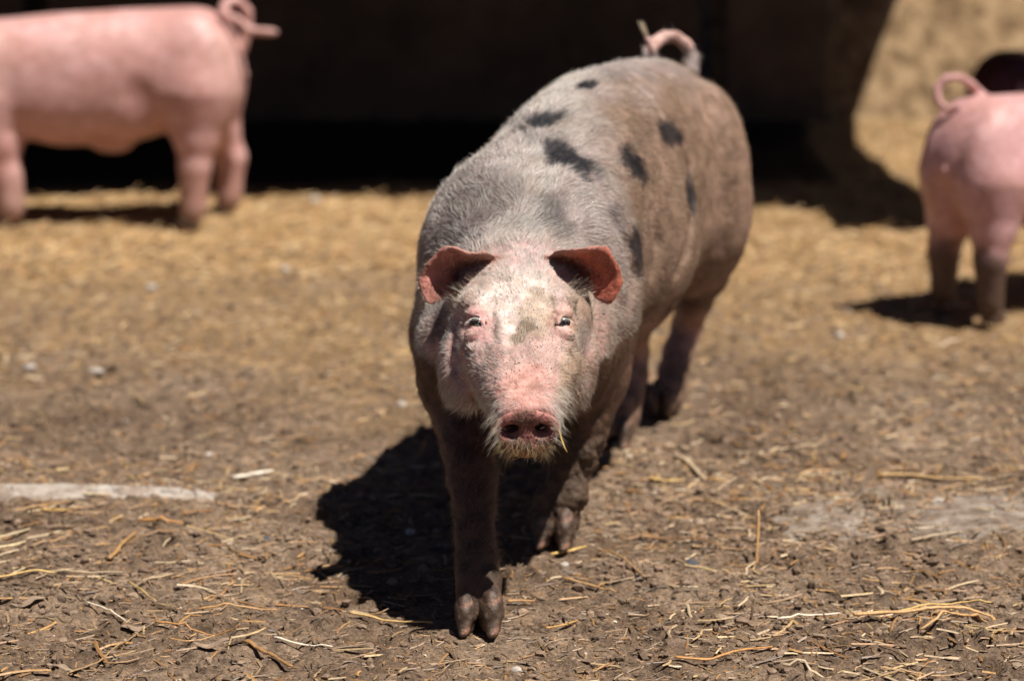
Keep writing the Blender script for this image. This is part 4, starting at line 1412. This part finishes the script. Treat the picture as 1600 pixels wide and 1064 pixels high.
# ------------------------------------------------------------------ stalks, husks, lumps that can be told apart
def stalk(label, px_pts, width, col, lift=0.008, flat=0.6, end_up=0.0):
    """one stalk through ground points under photograph points; a tube with a slightly crushed section"""
    pts = np.array([ground_at(*p) for p in px_pts])
    L = [0]
    for i in range(1, len(pts)):
        L.append(L[-1] + np.linalg.norm(pts[i] - pts[i - 1]))
    n = max(8, int(L[-1] / 0.008))
    t = np.linspace(0, L[-1], n)
    P = np.stack([np.interp(t, L, pts[:, c]) for c in range(3)], 1)
    P[:, 0] += (vnoise(np.stack([t, t * 0, t * 0], 1), 0.03, 3) - .5) * 0.004
    P[:, 1] += (vnoise(np.stack([t, t * 0, t * 0], 1), 0.025, 5) - .5) * 0.004
    gz = ground_height(P[:, 0], P[:, 1])
    k = np.ones(7) / 7
    gs = np.convolve(np.pad(gz, 3, mode='edge'), k, mode='valid')
    P[:, 2] = np.maximum(gs, gz - 0.002) + lift + end_up * (t / L[-1])
    T = unit(np.gradient(P, axis=0))
    S = unit(np.cross(T, (0, 0, 1.0))); U = np.cross(S, T)
    m = 6
    V = []
    for i in range(n):
        w = width * 0.5 * (1 - 0.35 * (t[i] / L[-1])) * (1 + .12 * math.sin(i * 1.7)) * (1.18 if i % 9 == 4 else 1)
        for j in range(m):
            a = 2 * math.pi * j / m
            V.append(P[i] + S[i] * math.cos(a) * w + U[i] * math.sin(a) * w * flat)
    F = [(i * m + j, i * m + (j + 1) % m, (i + 1) * m + (j + 1) % m, (i + 1) * m + j) for i in range(n - 1) for j in range(m)]
    F += [(0, 3, 2, 1), (0, 5, 4, 3), ((n - 1) * m, (n - 1) * m + 1, (n - 1) * m + 2, (n - 1) * m + 3), ((n - 1) * m, (n - 1) * m + 3, (n - 1) * m + 4, (n - 1) * m + 5)]
    V = np.array(V)
    C = np.array(col)[None] * (0.8 + 0.4 * vnoise(V, 0.012, 9))[:, None]
    base = V.mean(0)
    return tag(mesh_obj('straw_stalk', V, np.array(F), M['straw'], loc=base, colors=C), label, 'straw', 'stalks of straw lying on the mud')
YEL, ORG, BRN, PAL_, DRK, WHT = (0.62, 0.42, 0.16), (0.48, 0.24, 0.08), (0.30, 0.165, 0.075), (0.52, 0.41, 0.28), (0.13, 0.085, 0.05), (0.74, 0.66, 0.54)
STALKS = [
 ('pale straight straw to the left of the folded golden stalk at lower right', [(1216, 964), (1262, 961), (1312, 957)], .0050, WHT),
 ('long golden stalk folded back on itself at the lower right', [(1335, 974), (1430, 962), (1500, 957), (1553, 956), (1556, 962), (1500, 984), (1436, 999)], .0080, (0.56, 0.34, 0.15), .016),
 ('thin golden stalk arched along the top of the folded one', [(1380, 968), (1450, 952), (1500, 948), (1550, 953)], .0050, YEL, .016),
 ('brown curved stalk on the mud right of the muddy front foot', [(1000, 829), (1050, 831), (1095, 841), (1131, 853)], .0048, BRN),
 ('pale split stalk lying alone below the right end of the concrete strip', [(1424, 846), (1465, 838), (1506, 832)], .0060, PAL_),
 ('pale blurred flat straw slanting down right of the hind feet', [(1056, 719), (1078, 733), (1102, 749)], .0090, PAL_),
 ('short yellow blurred straw just below the pale slanting one', [(1016, 752), (1042, 755), (1068, 753)], .0080, YEL),
 ('long golden straw lying beyond the right concrete strip', [(1375, 741), (1430, 737), (1480, 740), (1545, 742)], .0068, (0.58, 0.38, 0.17)),
 ('long brown stalk curving at the bottom right of centre', [(1056, 1022), (1110, 1020), (1160, 1010), (1207, 1001)], .0060, ORG),
 ('frayed pale husk stalk near the bottom edge right of the brown one', [(1225, 1035), (1255, 1037), (1290, 1046)], .0068, PAL_),
 ('thin white stalk slanting in the lower left litter', [(136, 949), (165, 960), (196, 972)], .0034, WHT),
 ('long thin orange brown stalk right of the grey husk', [(244, 977), (300, 982), (376, 989)], .0042, ORG),
 ('white peeled stalk near the bottom edge left of the pig foot', [(430, 1004), (474, 1012), (519, 1019)], .0046, WHT),
 ('wide ochre blade tilting up in the left middle litter', [(172, 877), (186, 860), (214, 836)], .0085, (0.40, 0.235, 0.10)),
 ('broad pale straw entering from the left edge', [(-20, 916), (40, 911), (87, 909)], .0060, YEL),
 ('long dark twig running from the left edge', [(8, 921), (60, 926), (110, 935), (147, 945)], .0036, DRK),
 ('broad flat brown blade near the bottom left of the pig foot', [(382, 1011), (420, 1030), (458, 1050)], .0085, (0.36, 0.20, 0.085)),
 ('straight pale straw with brown end in the left litter', [(94, 899), (140, 902), (192, 901)], .0044, PAL_),
 ('glossy white flat straw beyond the concrete strip', [(366, 746), (395, 743), (427, 739)], .0100, (0.80, 0.74, 0.64)),
 ('short orange straw just below the left concrete strip', [(66, 809), (87, 810), (108, 809)], .0066, (0.56, 0.34, 0.12)),
 ('orange brown straw below the end of the left concrete strip', [(219, 822), (250, 825), (286, 826)], .0072, ORG),
 ('pale thick straw at the left edge below the concrete strip', [(-10, 848), (20, 841), (46, 836)], .0068, (0.6, 0.48, 0.32)),
 ('cream cut straw at the left edge with a blunt end', [(-12, 873), (14, 870), (40, 865)], .0082, (0.62, 0.48, 0.29)),
 ('long curved brown grass stem rising towards the grey husk', [(110, 1057), (150, 1040), (190, 1012), (218, 989)], .0038, (0.34, 0.23, 0.12)),
 ('short olive straw slanting down in the left middle litter', [(202, 925), (222, 936), (244, 950)], .0044, (0.40, 0.28, 0.12)),
 ('bright yellow straw touching the claws of the muddy front foot', [(862, 864), (890, 860), (916, 854)], .0058, (0.70, 0.47, 0.16)),
 ('brown straw right of the wet front foot under the yellow one', [(882, 907), (920, 911), (962, 917)], .0052, (0.44, 0.26, 0.11)),
 ('orange straw beside the dewclaw of the wet front foot', [(795, 942), (812, 939), (834, 939)], .0052, (0.46, 0.26, 0.11)),
 ('orange straw with a curled end right of the wet front foot', [(855, 973), (878, 966), (902, 958)], .0044, (0.52, 0.30, 0.10)),
 ('brown straw slanting down between the front foot and the right strip', [(938, 858), (975, 880), (1008, 902)], .0058, (0.34, 0.20, 0.09)),
 ('thin golden straw at the bottom edge right of centre', [(1340, 1060), (1430, 1056), (1510, 1052)], .0042, (0.42, 0.28, 0.14)),
 ('dark forked stalk low on the right mud', [(1375, 1016), (1400, 1022), (1418, 1033)], .0042, DRK),
 ('light brown straw left of the shadow tip of the ear', [(310, 955), (370, 953), (435, 951)], .0050, (0.50, 0.29, 0.12)),
 ('golden stalk crossing the lower edge of the pig shadow', [(548, 953), (600, 966), (676, 975)], .0056, (0.62, 0.42, 0.18)),
]
for a in STALKS:
    stalk(*a)
up = stalk('thin orange straw standing upright in the mud right of centre', [(1184, 872), (1184.5, 866), (1185, 860)], .0050, (0.50, 0.28, 0.11), end_up=0.0)
me = up.data
for v in me.vertices:                                        # stood on end: height grows along its length
    q = (v.co.y + 0.02) / 0.04
    v.co.z += max(0.0, min(1.4, q)) * 0.075 - 0.004
    v.co.x -= max(0.0, q) * 0.003
me.update()
# straw hanging from the whiskers
V, F, C = straw_tubes(np.array([0.0]), np.array([3.5]), np.array([0.040]), np.array([0.0028]), np.array([0.0]), np.array([0.0]), np.array([0.05]), np.array([[0.66, 0.43, 0.08]]), segs=4)
V = V - V.mean(0)
hang = mesh_obj('straw_stalk', V, F, M['straw'], colors=C)
pa, pb = hat(872, 666, 3.27), hat(885, 706, 3.25)
hang.location = Vector((pa + pb) / 2)
hang.rotation_euler = Vector(pb - pa).to_track_quat('X', 'Z').to_euler()
tag(hang, 'short bright yellow straw caught in the whiskers beside the snout', 'straw')

def lump(name, label, cat, px, py, r, mat, flat=0.6, seed=1, group=None, sx=1.0):
    p = ground_at(px, py)
    V, Q = [], []
    n = 10
    for i in range(n + 1):
        th = math.pi * (i + .001) / (n + .002)
        for j in range(n):
            ph = 2 * math.pi * j / n
            V.append((math.sin(th) * math.cos(ph), math.sin(th) * math.sin(ph), math.cos(th)))
    for i in range(n):
        for j in range(n):
            Q.append((i * n + j, (i + 1) * n + j, (i + 1) * n + (j + 1) % n, i * n + (j + 1) % n))
    V = np.array(V)
    V = V * (0.65 + 0.7 * fbm(V + seed * 3.7, 0.9, 3, seed))[:, None] * np.array([sx, 1, flat]) * r
    h = float(ground_height(np.array([p[0]]), np.array([p[1]]))[0])
    o = mesh_obj(name, V, np.array(Q), mat)
    o.location = (p[0], p[1], h + r * flat * 0.4)
    o.rotation_euler = (0, 0, seed)
    return tag(o, label, cat, group)
G1 = 'chalky white lumps scattered on the ground'
for i, (lb, x, y, r, sx_) in enumerate([
    ('white lump on the mud left of the pig shoulder, above its shadow', 628, 629, .0115, 1),
    ('large blurred white lump far back left, near the straw', 236, 456, .0130, 1),
    ('blurred white lump far back, right of the other one', 446, 434, .0130, 1),
    ('small white lump at the bottom edge right of the wet front foot', 808, 1034, .0085, 1.2),
    ('white lump between the two front feet, near the muddy one', 882, 872, .0065, 1.3),
    ('white lump under the toes of the standing hind foot', 966, 699, .0095, 1.3),
    ('bright lump on top of the right concrete strip', 1466, 779, .0110, 1.8),
    ('blurred white lump in front of the facing left pig rump', 492, 320, .0160, 1.2),
    ('whitish flake halfway up on the left mud', 150, 579, .0085, 2.0),
    ('whitish crescent near the left edge halfway up', 46, 575, .0085, 1.8),
    ('pale lump in the shadow of the pig', 640, 823, .0080, 1.3),
    ('small glossy white lump left of the shadow above the strip', 326, 711, .0060, 1.2),
    ('blurred white lump on the right mud under the dark pig', 1312, 530, .0110, 1.0)]):
    lump('white_lump', lb, 'lump', x, y, r, M['pebble'], .7, i + 1, G1, sx_)
lump('dark_stone', 'small dark grey stone on the mud left of the pig shadow', 'stone', 414, 850, .0080, M['dark_stone'], .6, 5, None, 1.5)
lump('dark_stone', 'darkish clod with damp sheen on the mud right of the muddy foot', 'stone', 1080, 873, .0110, M['dark_stone'], .4, 8, None, 1.6)

def husk(label, px, py, L, W_, yaw, seed):
    p = ground_at(px, py)
    n, m = 12, 6
    V = []
    for side in (0, 1):
        for i in range(n + 1):
            for j in range(m + 1):
                u, v = i / n, j / m - .5
                w = W_ * math.sin(math.pi * (0.06 + 0.9 * u)) ** 0.6
                V.append(((u - .5) * L, v * w, 0.006 + 0.30 * v * v * W_ + 0.15 * L * (u - .5) ** 2 * 4 * .4 - side * 0.0012 + .003 * math.sin(7 * u + seed)))
    V = np.array(V)
    V[:, 1] += (vnoise(V * np.array([1, 0, 0]), .01, seed) - .5) * W_ * .4
    a = (n + 1) * (m + 1)
    F = []
    for i in range(n):
        for j in range(m):
            q = i * (m + 1) + j
            F.append((q, q + m + 1, q + m + 2, q + 1)); F.append((a + q + 1, a + q + m + 2, a + q + m + 1, a + q))
    for i in range(n):
        for q, fl in ((i * (m + 1), 0), (i * (m + 1) + m, 1)):
            f = (q, q + a, q + a + m + 1, q + m + 1)
            F.append(f if not fl else f[::-1])
    for j in range(m):
        for q, fl in ((j, 1), (n * (m + 1) + j, 0)):
            f = (q, q + a, q + a + 1, q + 1)
            F.append(f if not fl else f[::-1])
    o = mesh_obj('husk', V, np.array(F), M['flake'])
    h = float(ground_height(np.array([p[0]]), np.array([p[1]]))[0])
    o.location = (p[0], p[1], h + 0.001); o.rotation_euler = (random.uniform(-.15, .15), random.uniform(-.1, .1), yaw)
    return tag(o, label, 'husk', 'dusty husks lying on the mud')
husk('grey dusty husk at the left end of the long orange brown stalk', 216, 975, .048, .022, 0.1, 1)
husk('pale brown husk near the bottom edge left of the pig foot', 332, 1021, .050, .016, 0.15, 2)
husk('pale husk with a raised end near the left edge, lower litter', 44, 955, .052, .018, 0.5, 3)
husk('light husk near the bottom left corner', 92, 1048, .045, .014, -0.6, 4)
husk('small pale husk against the lower edge of the pig shadow', 606, 930, .026, .012, 0.3, 6)
